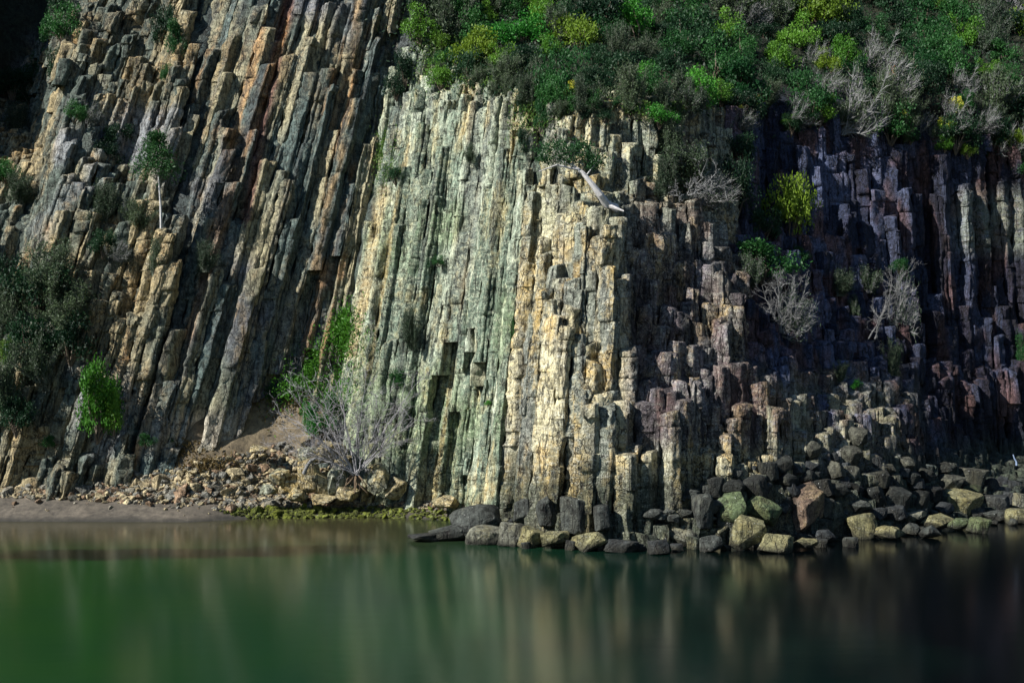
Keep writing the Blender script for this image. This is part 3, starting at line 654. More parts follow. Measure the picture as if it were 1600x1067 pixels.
# beach and outcrop rocks
OUT = [(435, 745, 30, 26, 73.6, 'pale angular rock on the rubble left of the outcrop'), (700, 783, 42, 18, 72.0, 'flat yellow slab lying by the headland'),
        (505, 748, 30, 50, 74.2, 'tall ochre block of the outcrop left of the bare tree roots'), (528, 752, 26, 44, 73.9, 'ochre block against the bare tree roots'), (482, 745, 30, 46, 74.0, 'grey green block at the left of the outcrop'),
        (512, 705, 54, 30, 75.0, 'orange topped rock crowning the outcrop'), (480, 712, 30, 26, 74.9, 'tan rock at the upper left shoulder of the outcrop'), (538, 722, 26, 26, 74.6, 'tan rock at the upper right shoulder of the outcrop'), (545, 772, 34, 20, 73.4, 'low tan block below the bare tree roots'),
        (462, 772, 30, 20, 73.3, 'tan rock in the rubble at the left foot of the outcrop'), (505, 778, 34, 18, 73.2, 'low block in the rubble below the outcrop'), (405, 700, 26, 16, 76, 'flat pale rock on the earth slope'), (592, 752, 30, 44, 73.7, 'ochre rock right of the bare tree roots'),
        (618, 762, 30, 34, 73.5, 'second ochre rock right of the bare tree roots'), (455, 755, 26, 26, 73.8, 'grey tan rock between the pale rock and the outcrop'), (420, 765, 24, 16, 73.3, 'small tan rock below the pale angular rock')]
PR_O = [rock_proto(300 + k, .95, .95, .95, .07, 18, 2, .7) for k in range(8)]
for k, (a, b, w, h, d, lab) in enumerate(OUT):
    keepA = PR_A; PR_A = PR_O
    o = boulder(a, b, w, h, d, (.34, .28, .15) if k % 3 else (.22, .235, .17), lab, None, False, 'rock', .3); o.data.materials[0] = M_D; PR_A = keepA
def on_ground(px, py):
    # march along the view ray to the ground of the bay
    ys = np.arange(66, 92, .1); x, y, z = unproject(np.full(len(ys), float(px)), np.full(len(ys), float(py)), ys)
    g = ground(x, y); i = np.nonzero(z < g)[0]
    return (x[i[0]], y[i[0]], g[i[0]]) if len(i) else None
rs = np.random.RandomState(5)
cand = []
def in_rubble(px, py):
    top = np.interp(px, [0, 100, 200, 300, 370, 400, 470, 500, 520, 560, 700, 760], [764, 759, 744, 728, 712, 700, 690, 700, 745, 768, 768, 768]); bot = np.interp(px, [0, 120, 250, 340, 400, 760], [778, 782, 792, 802, 812, 815])
    return top < py < bot
while len(cand) < 6800:
    px = rs.uniform(0, 755); py = rs.uniform(640, 815)
    if not (in_rubble(px, py) or (px < 350 and 775 < py < 806 and rs.rand() < .06)): continue
    if px < 350 and py > 788 and rs.rand() < .85: continue
    if py < 712 and rs.rand() < .9: continue
    g = on_ground(px, py)
    if g is None: continue
    s = .04 + .07 * rs.rand() + (.20 * rs.rand() ** 4) + (.26 if rs.rand() < .02 else 0)
    if px > 560: s *= .75
    cand.append((s, px, py, g))
cand.sort(key=lambda t: -t[0])
M_shared = []
for k in range(10):
    V, F = PR_A[k % 8]; tn = [(.36, .29, .17), (.24, .22, .17), (.42, .35, .21), (.18, .175, .15), (.24, .16, .10)][k % 5]
    C = np.tile(np.array(tn), (len(V), 1)); o = mesh('rock', V, F, M_rub, None, (0, 0, 0), C); M_shared.append((o.data, V, F, tn)); bpy.data.objects.remove(o)
M_mossr = rock_mat('mossy_stone', ochre=(.16, .17, .01), och=.5, crack=.3)
mossm = []
for k in range(4):
    V, F = PR_A[k + 2]; C = np.tile(np.array((.08, .10, .015)), (len(V), 1)); o = mesh('rock', V, F, M_mossr, None, (0, 0, 0), C); mossm.append(o.data); bpy.data.objects.remove(o)
for (s, px, py, (x, y, z)) in cand[:230]:
    moss = (z < .42 and px > 340)
    me = mossm[rs.randint(4)] if moss else M_shared[rs.randint(10)][0]
    o = bpy.data.objects.new('rock', me); COL.objects.link(o); o.location = (x, y, z + s * .25)
    o.rotation_euler = (rs.uniform(-.6, .6), rs.uniform(-.6, .6), rs.uniform(0, 6.28)); o.scale = (s * rs.uniform(.8, 1.5), s, s * rs.uniform(.5, .9))
    if moss: tag(o, 'stone with yellow green moss at the water edge of the rubble', 'rock', 'mossy stones at the water edge')
    elif px < 330: tag(o, 'broken tan stone lying on the beach below the tall columns', 'rock', 'stones on the left beach')
    elif px < 560: tag(o, 'broken ochre stone in the rubble between gully and outcrop', 'rock', 'stones below the gully')
    else: tag(o, 'broken pale stone at the foot of the green grey buttress', 'rock', 'stones under the buttress')
Vs, Fs, Cs, off = [], [], [], 0
for (s, px, py, (x, y, z)) in cand[230:]:
    _, V, F, tn = M_shared[rs.randint(10)]
    # coarse stones: convex core only
    V = V[:]; V2 = col_rot(V * [s * rs.uniform(.8, 1.5), s, s * .7], rs.uniform(-.5, .5), rs.uniform(-.5, .5), rs.uniform(0, 6.28)) + [x, y, z + s * .2]
    step = 1
    Vs.append(V2); Fs += [[i + off for i in f] for f in F]; off += len(V2); c = np.array(tn) * rs.uniform(.6, 1.2)
    if z < .42 and px > 340: c = np.array((.085, .10, .015)) * rs.uniform(.5, 1.6)
    Cs.append(np.tile(c, (len(V2), 1)))
o = mesh('rubble', np.vstack(Vs), Fs, M_rub, None, (-20, 74, 0), np.vstack(Cs)); tag(o, 'loose small stones covering the back of the beach', 'rubble', kind='stuff')

# ------------------------------------------------------------------ plants
def tube(pts, rads, sides=5):
    pts = np.asarray(pts, float); V = []; F = []
    for i, p in enumerate(pts):
        t = pts[min(i + 1, len(pts) - 1)] - pts[max(i - 1, 0)]; t = t / (np.linalg.norm(t) + 1e-9)
        a = np.cross(t, [0, 0, 1.0] if abs(t[2]) < .9 else [1.0, 0, 0]); a /= np.linalg.norm(a); b = np.cross(t, a)
        for k in range(sides):
            th = 2 * pi * k / sides; V.append(p + rads[i] * (cos(th) * a + sin(th) * b))
    for i in range(len(pts) - 1):
        for k in range(sides):
            F.append((i * sides + k, i * sides + (k + 1) % sides, (i + 1) * sides + (k + 1) % sides, (i + 1) * sides + k))
    return V, F
class MB:
    def __init__(s): s.V = []; s.F = []
    def add(s, V, F):
        o = len(s.V); s.V += [tuple(v) for v in V]; s.F += [tuple(i + o for i in f) for f in F]
    def tube(s, *a, **k): s.add(*tube(*a, **k))
def leaves(P, size, up=.3, rr=None, elong=1.6):
    n = len(P); rr = rr or R
    d = rr.normal(0, 1, (n, 3)); d[:, 2] += up; d /= np.linalg.norm(d, axis=1)[:, None]
    e = rr.normal(0, 1, (n, 3)); e -= (e * d).sum(1)[:, None] * d; e /= np.linalg.norm(e, axis=1)[:, None]
    s = (size * rr.uniform(.6, 1.3, n))[:, None]
    V = np.stack([P, P + d * s * elong * .5 + e * s * .4, P + d * s * elong, P + d * s * elong * .5 - e * s * .4], 1).reshape(-1, 3)
    return V, np.arange(4 * n).reshape(-1, 4)
def lobes(rr, n, flat=1.0):
    c = rr.normal(0, 1, (n, 3)); c /= np.linalg.norm(c, axis=1)[:, None]; c *= rr.uniform(.25, .8, (n, 1)); c[:, 2] = np.abs(c[:, 2]) * flat + .15
    return c, rr.uniform(.2, .42, n)
PLANTS = {}
def proto(kind, var):
    key = (kind, var)
    if key in PLANTS: return PLANTS[key]
    rr = np.random.RandomState(hash_(kind) + var * 13)
    out = {}
    if kind in ('dark', 'mid', 'bright', 'yellow', 'lime', 'orange', 'flower', 'pine'):
        c, r = lobes(rr, rr.randint(11, 17), .95)
        n = 4300; li = rr.randint(len(c), size=n); d = rr.normal(0, 1, (n, 3)); d /= np.linalg.norm(d, axis=1)[:, None]
        P = c[li] + d * r[li][:, None] * rr.uniform(.45, 1.08, n)[:, None] * np.array([1, 1, .8])
        lump = vnoise(P[:, 0] * 5, P[:, 1] * 5, P[:, 2] * 5, 4); P = P[lump > -.35]
        V, F = leaves(P, {'pine': .075, 'flower': .07}.get(kind, .052), .5, rr, 2.6 if kind == 'pine' else 1.5)
        mats = [L[kind if kind != 'flower' else 'lime']]; fm = np.zeros(len(F), int)
        if kind == 'flower':
            mats.append(L['flower']); fm = (P[:, 2] + .2 * rr.normal(size=len(P)) > .45).astype(int)
        out['crown'] = (V, quads(F), mats, fm)
        mb = MB()
        for k in range(len(c)):
            q = c[k]; mid = q * .5 + rr.normal(0, .07, 3); mb.tube([np.array([0, 0, -.25]), np.array([mid[0], mid[1], mid[2] * .8]), q], [.035, .022, .008], sides=4)
        out['branches'] = (np.array(mb.V), mb.F, [K['brown']], None)
    elif kind in ('brush', 'windswept', 'silver'):
        wind = np.array({'brush': [.15, 0, 1.0], 'windswept': [1.0, -.05, .55], 'silver': [.3, 0, .9]}[kind]); wind /= np.linalg.norm(wind)
        mb = MB(); tips = []
        TV, TF = [], []
        nb = 26
        for k in range(nb):
            d = rr.normal(0, .55, 3) + wind * 1.0; d[2] = abs(d[2]) * .9 + .1; d /= np.linalg.norm(d)
            Ln = rr.uniform(.6, 1.25); p = np.array([rr.normal(0, .06), rr.normal(0, .06), -.15]); pts = [p]
            for s_ in range(6):
                d = d + rr.normal(0, .16, 3) + wind * .14; d /= np.linalg.norm(d); p = p + d * Ln / 6; pts.append(p)
                if s_ >= 1:
                    for t_ in range(13):
                        e = d + rr.normal(0, .55, 3) + wind * .4; e /= np.linalg.norm(e); q0 = p - d * Ln / 6 * rr.rand(); l_ = rr.uniform(.12, .32); q1 = q0 + e * l_ * .5 + rr.normal(0, .015, 3); q2 = q0 + e * l_ + wind * .03 + rr.normal(0, .03, 3)
                        w = .0055; sd = np.cross(e, rr.normal(0, 1, 3)); sd = sd / np.linalg.norm(sd) * w
                        b0 = len(TV); TV += [q0 - sd, q0 + sd, q1 + sd * .8, q1 - sd * .8, q2]; TF += [(b0, b0 + 1, b0 + 2, b0 + 3), (b0 + 3, b0 + 2, b0 + 4)]; tips.append(q2); tips.append(q1)
            mb.tube(pts, np.linspace(.014, .004, 7), sides=4)
        tips = np.array(tips); nl = {'brush': 1.0, 'windswept': .5, 'silver': 1.0}[kind]
        P = tips[rr.rand(len(tips)) < nl]; P = np.vstack([P + rr.normal(0, .03, P.shape) for _ in range(1 if kind == 'windswept' else 2)])
        LV, LF = leaves(P, .032 if kind != 'silver' else .042, .3, rr, 2.2)
        b0 = len(TV); V = np.vstack([np.array(TV), LV]); F = [tuple(f) for f in TF] + [tuple(f + b0) for f in LF]
        fm = [0] * len(TF) + [1] * len(LF)
        out['crown'] = (V, F, [K['twig' if kind == 'brush' else 'grey'], L['olive']], fm)
        out['branches'] = (np.array(mb.V), mb.F, [K['grey'] if kind != 'brush' else K['twig']], None)
    PLANTS[key] = {'def': out, 'me': {}}
    return PLANTS[key]
def hash_(s): return sum(ord(c) * (i + 3) for i, c in enumerate(s)) % 9973
def plant(kind, px, py, w, h, label, group=None, name='bush', d=None, var=None, depth_push=0.0, rz=None, cat='bush'):
    """w, h: size in the photograph; the plant stands on the slope behind that place"""
    if d is None: d = float(Dfun(np.array(float(px)), np.array(min(py + h * .3, 850.0)))) - .25
    d += depth_push
    x, y, z = [float(v) for v in unproject(np.array(float(px)), np.array(float(py) + h * .45), np.array(d))]
    sx = w / FPX * d / 2; sz = h / FPX * d / (1.15 if kind not in ('windswept',) else 1.1)
    P_ = proto(kind, R.randint(3) if var is None else var)
    E = empty(name, (x, y, z), R.uniform(0, 6.28) if rz is None else rz, (sx, sx, sz)); tag(E, label, cat, group)
    for part, (V, F, mats, fm) in P_['def'].items():
        if part in P_['me']:
            o = bpy.data.objects.new(part, P_['me'][part]); COL.objects.link(o)
        else:
            o = mesh(part, V, F, None, None, (0, 0, 0), None, mats=mats, fmat=fm); P_['me'][part] = o.data
        o.parent = E
    return E
KW = {'dark': 'dark green leafy bush', 'mid': 'mid green leafy bush', 'bright': 'bright green leafy bush', 'yellow': 'yellow green leafy bush', 'lime': 'lime green bush', 'brush': 'olive grey twiggy shrub',
      'windswept': 'bare grey windswept shrub', 'silver': 'silver grey shrub', 'flower': 'small plant with yellow flowers', 'orange': 'dry orange bush', 'pine': 'feathery green conifer shrub'}
# plants one can single out
NP = [
 ('brush', 85, 425, 120, 80, 'wide grey brush above the large dark bush on the left'), ('dark', 110, 520, 100, 70, 'dark bush at the right end of the left brush bank'), ('brush', 60, 560, 90, 60, 'grey brush at the bottom of the left brush bank'), ('dark', 10, 430, 70, 80, 'dark bush cut by the left edge above the brush bank'),
 ('dark', 92, 95, 44, 60, 'dark bush hugging the upper flank of the left ridge'), ('mid', 82, 45, 50, 44, 'green bush on the upper shoulder of the left ridge'), ('dark', 62, 110, 60, 44, 'dark bush on the outer flank of the left ridge'), ('dark', 45, 150, 60, 50, 'dark bush low on the outer flank of the left ridge'), ('dark', 95, 5, 60, 44, 'dark bush at the very top of the left ridge'), ('brush', 30, 190, 60, 50, 'grey brush on the outer flank of the left ridge'),
 ('lime', 152, 612, 78, 100, 'vivid lime green bush alone against the columns above the left beach'), ('lime', 178, 636, 40, 56, 'smaller lime bush touching the vivid lime green bush'),
 ('mid', 115, 172, 44, 30, 'small green bush beside bare white branches on the left ridge'), ('windswept', 135, 172, 40, 34, 'small bare white branched shrub on the left ridge'),
 ('dark', 60, 440, 130, 90, 'large dark bush on the left edge ledge'), ('brush', 110, 480, 110, 60, 'grey dark brush right of the large dark bush'), ('brush', 15, 480, 80, 80, 'grey brush cut by the left edge of the picture'),
 ('dark', 55, 520, 90, 70, 'dark bush under the large dark bush'), ('yellow', 5, 545, 34, 60, 'yellow green tuft at the left edge'), ('brush', 20, 600, 90, 90, 'olive brush at the lower left edge'), ('dark', 25, 640, 70, 60, 'dark bush at the lower left edge above the beach'),
 ('mid', 12, 265, 60, 34, 'green bush at the left edge below the ridge shoulder'), ('brush', 30, 295, 70, 40, 'dry olive brush at the left edge'), ('dark', 185, 205, 60, 50, 'dark bush in the hollow of the left ridge'),
 ('dark', 168, 235, 46, 40, 'dark shrub left of the slender conifer'), ('brush', 165, 315, 70, 50, 'dark twiggy shrub below the slender conifer'), ('brush', 215, 335, 70, 40, 'bare brush at the foot of the slender conifer'), ('dark', 160, 375, 46, 40, 'dark bush on the lower left ledge'),
 ('windswept', 180, 385, 40, 34, 'grey bare shrub on the lower left ledge'), ('windswept', 210, 320, 40, 30, 'pale bare twigs on the ledge under the conifer'),
 ('mid', 64, 78, 50, 36, 'bright leafed bush on the ridge line at the upper left'), ('mid', 100, 30, 70, 60, 'green bush on the top of the left ridge'), ('brush', 60, 112, 40, 34, 'grey brush under the ridge line bush'), ('dark', 20, 120, 60, 60, 'dark bush left of the ridge line'),
 ('dark', 262, 30, 56, 90, 'dark green bush in the cleft left of the tall columns'), ('mid', 275, 55, 40, 60, 'green bush at the cleft mouth by the tall columns'), ('mid', 264, 112, 30, 26, 'small green bush at the foot of the cleft'), ('brush', 240, 400, 60, 50, 'grey brush on the lower face between ridge and tall columns'),
 ('brush', 322, 400, 50, 40, 'grey brush clinging to the tall columns'),
 ('mid', 427, 608, 22, 28, 'small bright green plant at the left of the gully'), ('bright', 490, 648, 44, 62, 'vivid green bush behind the bare tree'), ('bright', 556, 690, 24, 30, 'small green bush in the shade of the bare tree'), ('mid', 520, 640, 44, 60, 'green bush behind the top of the bare tree'),
 ('mid', 228, 685, 30, 22, 'small green plant with white flowers at the foot of the tall columns'), ('mid', 262, 684, 30, 14, 'low green plant at the foot of the tall columns'), ('mid', 75, 688, 28, 20, 'small green plant above the left beach'),
 ('dark', 618, 268, 36, 30, 'dark green bush on the left edge of the buttress'), ('dark', 632, 100, 40, 70, 'dark bush between tall columns and buttress'), ('dark', 620, 130, 44, 40, 'dark round bush at the top left of the buttress'),
 ('lime', 690, 108, 40, 46, 'bright green tufted bush on the buttress top'), ('dark', 668, 415, 36, 54, 'dark green bush in the middle of the buttress face'), ('mid', 686, 405, 24, 18, 'small green tuft beside the dark buttress bush'), ('brush', 645, 510, 44, 60, 'dry shrub low on the buttress face'),
 ('brush', 735, 240, 26, 26, 'small grey shrub high on the buttress'), ('dark', 818, 215, 26, 50, 'dark bush in the cleft between buttress and headland'), ('mid', 802, 520, 12, 40, 'small green tuft low between buttress and headland'), ('bright', 763, 628, 12, 10, 'tiny green plant low on the buttress'),
 ('mid', 620, 590, 40, 30, 'grey green shrub on the buttress beside the bare tree top'),
 ('bright', 1030, 176, 60, 36, 'vivid green herb on the headland top'), ('brush', 1048, 215, 70, 60, 'dark grey shrub below the vivid green herb'), ('windswept', 1092, 285, 90, 54, 'pale bare shrub spreading from the silver shrub on the ledge'), ('silver', 1082, 262, 110, 60, 'silver shrub over the ledge with a tangle of pale branches'),
 ('brush', 1040, 275, 70, 50, 'dark shrub left of the silver shrub'), ('yellow', 1232, 305, 82, 112, 'sunlit yellow green bush hanging on the shaded cliff'), ('dark', 1150, 280, 70, 90, 'dark bush left of the sunlit yellow green bush'), ('dark', 1190, 345, 70, 60, 'dark bush under the sunlit yellow green bush'),
 ('dark', 1160, 225, 60, 50, 'dark bush above the shaded cliff hollow'), ('mid', 1190, 400, 120, 64, 'green topped tree over the sunlit headland steps'), ('silver', 1170, 420, 50, 50, 'grey green foliage at the left of the green topped tree'), ('windswept', 1215, 465, 90, 100, 'mass of bare grey branches below the green topped tree'),
 ('windswept', 1393, 455, 56, 110, 'bare grey windswept tree in the shade of the right cliff'), ('mid', 1405, 413, 40, 22, 'green top of foliage on the windswept tree in shade'), ('silver', 1337, 480, 26, 34, 'small silver shrub left of the windswept tree'), ('silver', 1355, 435, 44, 36, 'grey shrub on the ledge of the right cliff'),
 ('brush', 1310, 440, 60, 36, 'dark brush along the ledge of the right cliff'), ('brush', 1390, 565, 36, 60, 'dry grey brush below the windswept tree'), ('brush', 1310, 580, 30, 30, 'olive tuft on the lower right cliff'), ('bright', 1338, 600, 24, 16, 'tiny bright green plant on the lower right cliff'),
 ('mid', 1597, 540, 24, 50, 'green bush at the right edge of the picture'), ('mid', 1592, 256, 30, 30, 'green bush at the right edge under the slope'), ('orange', 1394, 122, 34, 40, 'dry orange bush among grey shrubs on the slope'),
 ('mid', 1250, 395, 30, 24, 'small green bush right of the green topped tree'),
 ('flower', 853, 130, 20, 26, 'yellow flowers at the left end of the headland top'), ('flower', 893, 138, 26, 30, 'taller yellow flowers on the headland top'), ('flower', 1030, 135, 16, 18, 'tiny yellow flowers above the vivid green herb'),
 ('flower', 1186, 155, 18, 22, 'yellow flowers at the top of the shaded cliff'), ('flower', 1150, 172, 20, 18, 'yellow flowers over the dark hollow'), ('flower', 1410, 182, 30, 24, 'yellow flowers below the orange bush'), ('flower', 1480, 190, 34, 28, 'yellow flower clump left of the pale cliff edge rock'),
 ('flower', 1496, 165, 24, 34, 'tall yellow flowers above the pale cliff edge rock'), ('yellow', 1582, 213, 50, 34, 'yellow green bush at the right end of the slope edge'), ('mid', 845, 175, 30, 50, 'green tuft where buttress meets headland'),
]
for p in NP:
    kind, px, py, w, h, lab = p
    if kind == 'lime': w *= 1.2; h *= 1.1
    # scatter: perched on the face, so pull slightly forward
    dd = float(Dfun(np.array(float(px)), np.array(float(py)))) - .35 - .012 * w; w *= 1.15; h *= 1.1
    if 430 < px < 560 and py > 580: dd = 77.5
    plant(kind, px, py, w, h, lab, None, 'bush' if kind not in ('windswept', 'brush', 'silver', 'flower') else ('flowering_plant' if kind == 'flower' else 'shrub'), d=dd, rz=0 if kind == 'windswept' else None, cat='shrub' if kind in ('windswept', 'brush', 'silver') else ('plant' if kind == 'flower' else 'bush'))

# scrub slope above the cliffs
rs = np.random.RandomState(21)
pts = []
tries = 0
while len(pts) < 230 and tries < 20000:
    tries += 1
    px = rs.uniform(655, 1690); vy = np.interp(px, VEGX, VEGY); py = rs.uniform(-75, vy - 4)
    w = rs.uniform(50, 104)
    if all((abs(px - q[0]) / (w + q[2]) * 3.6) ** 2 + (abs(py - q[1]) / (w + q[2]) * 5.2) ** 2 > 1 for q in pts): pts.append((px, py, w))
for q_ in range(46):
    px = rs.uniform(670, 1610); pts.append((px, np.interp(px, VEGX, VEGY) + rs.uniform(-6, 26), rs.uniform(18, 40)))
ZN = [(760, 'left end of the scrub slope'), (900, 'slope above the buttress'), (1050, 'slope above the headland'), (1200, 'slope above the dark hollow'), (1350, 'middle of the right slope'), (1500, 'slope right of the orange bush'), (9999, 'right end of the scrub slope')]
for (px, py, w) in pts:
    u = (px - 655) / 945; r_ = rs.rand(); zone = fbm(np.array(px / 110.), np.array(py / 70.), 0, 91, 2)
    if px < 950:
        kind = rs.choice(['bright', 'yellow', 'lime', 'lime', 'mid']) if (py < 62 and px > 735) else rs.choice(['mid', 'dark', 'mid', 'yellow', 'lime', 'dark'])
        if py > 90 or r_ > .86: kind = rs.choice(['brush', 'dark', 'mid', 'brush'])
    elif px < 1180: kind = rs.choice(['brush', 'mid', 'dark', 'mid', 'silver', 'lime', 'dark', 'windswept', 'mid', 'brush', 'dark', 'bright'])
    else: kind = rs.choice(['windswept', 'silver', 'dark', 'brush', 'mid', 'windswept', 'mid', 'dark', 'windswept', 'yellow', 'mid', 'dark', 'lime', 'dark'])
    w_ = w * rs.uniform(.9, 1.5); h = w_ * rs.uniform(.6, .9)
    zn = next(n for m, n in ZN if px < m); vy = np.interp(px, VEGX, VEGY)
    row = 'at the cliff edge' if vy - py < 45 else ('half way up' if py > 40 else 'high up')
    lab = f'{KW[kind]} {row}, {zn}'
    plant(kind, px, py, w_, h, lab, f'{KW[kind]}s {row}, {zn}', 'bush' if kind in ('dark', 'mid', 'bright', 'yellow', 'lime') else 'shrub', rz=rs.uniform(-.5, .5) if kind in ('windswept', 'silver') else None,
          cat='bush' if kind in ('dark', 'mid', 'bright', 'yellow', 'lime') else 'shrub')

# small conifer on the left ridge
def make_tree(name, label, base, limbs, crown_pts, crown_mat, trunk_mat, leaf=.09, n=1500, spread=.3, cat='tree'):
    E = empty(name, base); tag(E, label, cat)
    mb = MB()
    for pts_, r0, r1 in limbs: mb.tube(pts_, np.linspace(r0, r1, len(pts_)), sides=6)
    mesh('trunk', mb.V, mb.F, trunk_mat, E, base)
    if crown_pts is not None:
        c = np.array(crown_pts); li = R.randint(len(c), size=n); P = c[li, :3] + R.normal(0, 1, (n, 3)) * c[li, 3:4] * np.array([.6, .6, .38])
        V, F = leaves(P, leaf, .4, R, 2.4); mesh('crown', V, quads(F), crown_mat, E, base)
    return E
def U(px, py, d): return np.array([float(v) for v in unproject(np.array(float(px)), np.array(float(py)), np.array(float(d)))])
b = U(252, 357, 78.6)
make_tree('conifer', 'slender green conifer with thin pale trunk on the left ridge', b, [([b, U(251, 320, 78.4), U(248, 280, 78.3), U(244, 215, 78.3)], .09, .03)] +
          [([U(247, 262 - k * 9, 78.3), U(247 + (28 - 3 * k) * (1 if k % 2 else -1), 256 - k * 9, 78.0)], .03, .01) for k in range(6)],
          [(*U(244 + dx, 268 - k * 11, 78.2 - .3 * (k % 2)), .75 - .09 * k) for k in range(6) for dx in (-20 + 3 * k, 0, 20 - 3 * k)], L['pine'], K['pale'], n=3600)
b = U(962, 326, 67.5)
make_tree('leaning_pine', 'leaning pine with bare pale trunk jutting left from the headland ledge', b,
          [([b, U(948, 320, 67), U(938, 305, 66.7), U(925, 288, 66.6), U(910, 270, 66.6), U(893, 258, 66.7), U(872, 250, 66.8)], .27, .05), ([U(948, 320, 67), U(975, 330, 66.6)], .15, .04),
           ([U(905, 266, 66.6), U(870, 258, 66.4), U(842, 268, 66.3)], .07, .02), ([U(915, 276, 66.6), U(935, 250, 66.5)], .05, .01), ([U(893, 258, 66.7), U(900, 240, 66.7), U(920, 236, 66.6)], .05, .01)],
          [(*U(x_, y_, 66.7), s_) for x_, y_, s_ in [(850, 235, .5), (868, 228, .55), (885, 232, .6), (900, 240, .6), (920, 245, .5), (935, 252, .4), (872, 244, .6), (888, 252, .4), (850, 250, .35), (910, 228, .4), (925, 260, .3)]],
          L['pine'], K['pale'], n=2600, leaf=.08)
# the bare tree in front of the buttress
def bare_tree(base, targets, name, label, mat, r0=.085, seed=3, roots=0):
    rr = np.random.RandomState(seed); E = empty(name, base); tag(E, label, 'tree')
    rt = MB(); tr = MB(); br = MB(); tw = MB()
    def grow(p, d, Ln, r, lev, mb):
        pts_ = [p]; n = 6
        for i in range(n):
            d = d + rr.normal(0, .13, 3) + np.array([0, 0, .04]); d /= np.linalg.norm(d); p = p + d * Ln / n; pts_.append(p)
            if lev > 0 and i >= 1:
                for _ in range(1 if rr.rand() < .8 else 0):
                    e = d + rr.normal(0, .62, 3); e /= np.linalg.norm(e); grow(p, e, Ln * rr.uniform(.32, .55), r * (1 - i / n) * .6 + .004, lev - 1, br if lev >= 3 else tw)
        mb.tube(pts_, np.linspace(r * .75, max(r * .2, .006), n + 1), sides=5 if lev > 1 else 3)
    for (tx, ty, td) in targets:
        t = U(tx, ty, td); b0 = np.array(base) + rr.normal(0, .12, 3) * [1, 1, 0]; mid = b0 * .55 + t * .45 + np.array([0, 0, .5]) * rr.uniform(-1, 1)
        pts_ = [b0]; n = 9
        for i in range(1, n + 1):
            u = i / n; q = (1 - u) ** 2 * b0 + 2 * u * (1 - u) * mid + u * u * t + rr.normal(0, .05, 3); pts_.append(q)
            if i >= 2:
                for _ in range(1 if rr.rand() < .6 else 2):
                    dd = pts_[-1] - pts_[-2]; dd /= np.linalg.norm(dd); e = dd + rr.normal(0, .6, 3); e /= np.linalg.norm(e); grow(q, e, np.linalg.norm(t - b0) * rr.uniform(.18, .34), r0 * .42 * (1 - u) + .012, 2, br)
        tr.tube(pts_, np.linspace(r0, .015, n + 1), sides=6)
    for k in range(roots):
        a = rr.uniform(-1, 1); e = np.array([a, -.25 - .2 * rr.rand(), -.9]); p = np.array(base) + [rr.normal(0, .12), 0, .1]; rt.tube([p, p + e * .5 + rr.normal(0, .08, 3), p + e * rr.uniform(.7, 1.3)], [.06, .045, .012], sides=5); 
    if rt.V: mesh('roots', rt.V, rt.F, K['dry'], E, base)
    mesh('trunk', tr.V, tr.F, mat, E, base); br.add(tw.V, tw.F); mesh('branches', br.V, br.F, mat, E, base)
    return E
bt = [(440, 648, 72.0), (452, 700, 72.1), (648, 602, 72.6), (645, 655, 72.2), (480, 600, 72.6), (455, 655, 72.6), (470, 625, 72.4), (500, 612, 72.6), (530, 595, 72.9), (527, 600, 72.2), (570, 600, 73), (605, 628, 72.5), (635, 625, 72.4), (628, 655, 72.2), (450, 690, 72.2), (490, 690, 72), (612, 692, 72), (560, 640, 72)]
bare_tree(U(556, 742, 73.2), bt, 'bare_tree', 'leafless grey tree with many fine branches at the foot of the buttress', K['barew'], .05, 3, 16)
def snag(name, label, pts_, r0, r1, mat, cat='driftwood'):
    mb = MB(); mb.tube(pts_, np.linspace(r0, r1, len(pts_)), sides=7); o = mesh(name, mb.V, mb.F, mat, None, pts_[0], smooth=True); tag(o, label, cat)
snag('driftwood', 'curved dark dead root lying on the ochre outcrop', [U(475, 740, 73), U(480, 728, 72.9), U(486, 719, 72.8), U(495, 715, 72.7), U(502, 718, 72.7), U(499, 724, 72.6)], .13, .05, K['grey'])
M_stick = bark('bleached_wood', (.16, .22, .34), (.28, .36, .5))
snag('driftwood', 'pale bent stick standing in the dark cave mouth at the far right', [U(1583, 710, 70.6), U(1585, 716, 70.6), U(1588, 721, 70.6), U(1588.5, 727, 70.6)], .03, .06, M_stick)
# bare bones of the silver shrub
bare_tree(U(1075, 305, 70.2), [(1120, 270, 69.4), (1100, 262, 69.5), (1130, 290, 69.4), (1050, 292, 69.6), (1085, 285, 69.2)], 'bare_shrub', 'tangle of pale bare branches under the silver shrub on the ledge', K['grey'], .035, 9)
bare_tree(U(1222, 520, 71), [(1240, 440, 70.4), (1215, 430, 70.4), (1190, 450, 70.4), (1240, 480, 70.3), (1200, 480, 70.2)], 'bare_tree', 'grey bare tree trunk and limbs under the green topped foliage', K['greyd'], .05, 12)
bare_tree(U(1362, 530, 76), [(1395, 440, 75.4), (1412, 430, 75.3), (1385, 470, 75.4)], 'bare_tree', 'pale limbs of the windswept tree in the shade of the right cliff', K['greyd'], .05, 14)

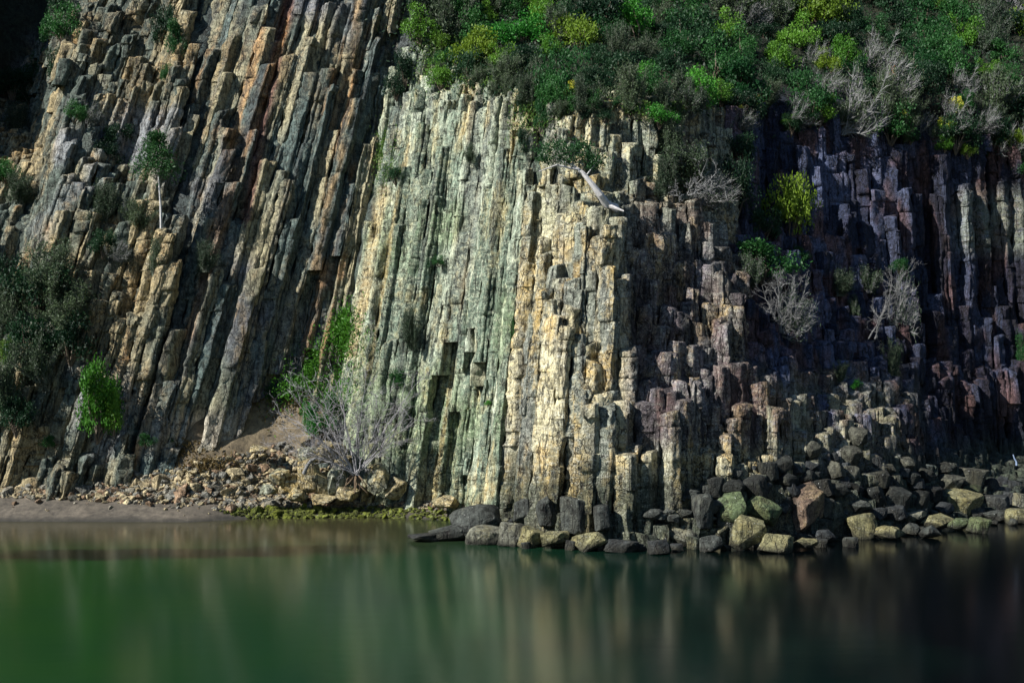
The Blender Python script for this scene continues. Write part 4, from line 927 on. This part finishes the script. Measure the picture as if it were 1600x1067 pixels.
# ground cover: creeper on the gully slope and grass tufts
def cover(name, label, regions, n, mat, leaf, rseed, surf='g', kindname='stuff', lift=.15):
    rr = np.random.RandomState(rseed); P = []
    while len(P) < n:
        (a, b_, rx, ry, sk) = regions[rr.randint(len(regions))]; g = rr.normal(0, .5, 2); py = b_ + g[1] * ry; px = a + g[0] * rx + sk * (py - b_)
        if surf == 'g':
            q = on_ground(px, py)
            if q is None: continue
            P.append((q[0], q[1], q[2] + abs(rr.normal(0, lift))))
        else:
            d = float(Dfun(np.array(px), np.array(py))) - .35 - abs(rr.normal(0, lift)); P.append(tuple(U(px, py, d)))
    V, F = leaves(np.array(P), leaf, .8, rr, 1.8); o = mesh(name, V, quads(F), mat, None, P[0]); tag(o, label, name.replace('_', ' '), kind='stuff')
cover('creeper_foliage', 'bright green creeper covering the gully slope', [(525, 530, 26, 50, -.35), (500, 570, 60, 60, -.7), (535, 520, 22, 40, -.3), (470, 605, 40, 40, -.5)], 5000, L['lime'], .11, 31, 'g', lift=.35)
cover('creeper_foliage', 'bright green creeper climbing the rock at the top of the gully', [(532, 515, 18, 36, -.3), (508, 560, 44, 50, -.7), (475, 605, 46, 40, -.7), (520, 610, 30, 30, 0)], 9500, L['lime'], .11, 36, 'c', lift=.6)
cover('dry_grass', 'dry olive grass on the earth slope under the creeper', [(460, 620, 50, 40, -.4), (255, 705, 60, 16, 0), (330, 735, 50, 14, 0)], 2600, leaf_mat('dry_grass_blades', (.10, .075, .03), (.24, .17, .07)), .14, 32, 'g')
cover('grass', 'short green grass on the buttress top and its cracks', [(700, 75, 60, 60, -.5), (680, 40, 40, 40, 0), (770, 120, 80, 20, 0), (840, 165, 40, 50, -.3), (600, 240, 16, 50, 0), (900, 145, 60, 12, 0), (1040, 170, 50, 14, 0)], 9000, leaf_mat('grass_blades', (.04, .12, .02), (.14, .24, .05)), .09, 33, 'c')
# more dead material between the bushes so that the slope reads as thicket
cover('undergrowth', 'dark undergrowth between the bushes of the scrub slope', [(x_, y_, 80, 60, 0) for x_ in range(680, 1640, 70) for y_ in (-20, 50, 110) if y_ < np.interp(x_, VEGX, VEGY)], 16000, leaf_mat('undergrowth_leaves', (.004, .016, .008), (.015, .045, .018)), .17, 34, 'c', lift=.5)
print('columns', NCOL, 'objects', len(bpy.data.objects))
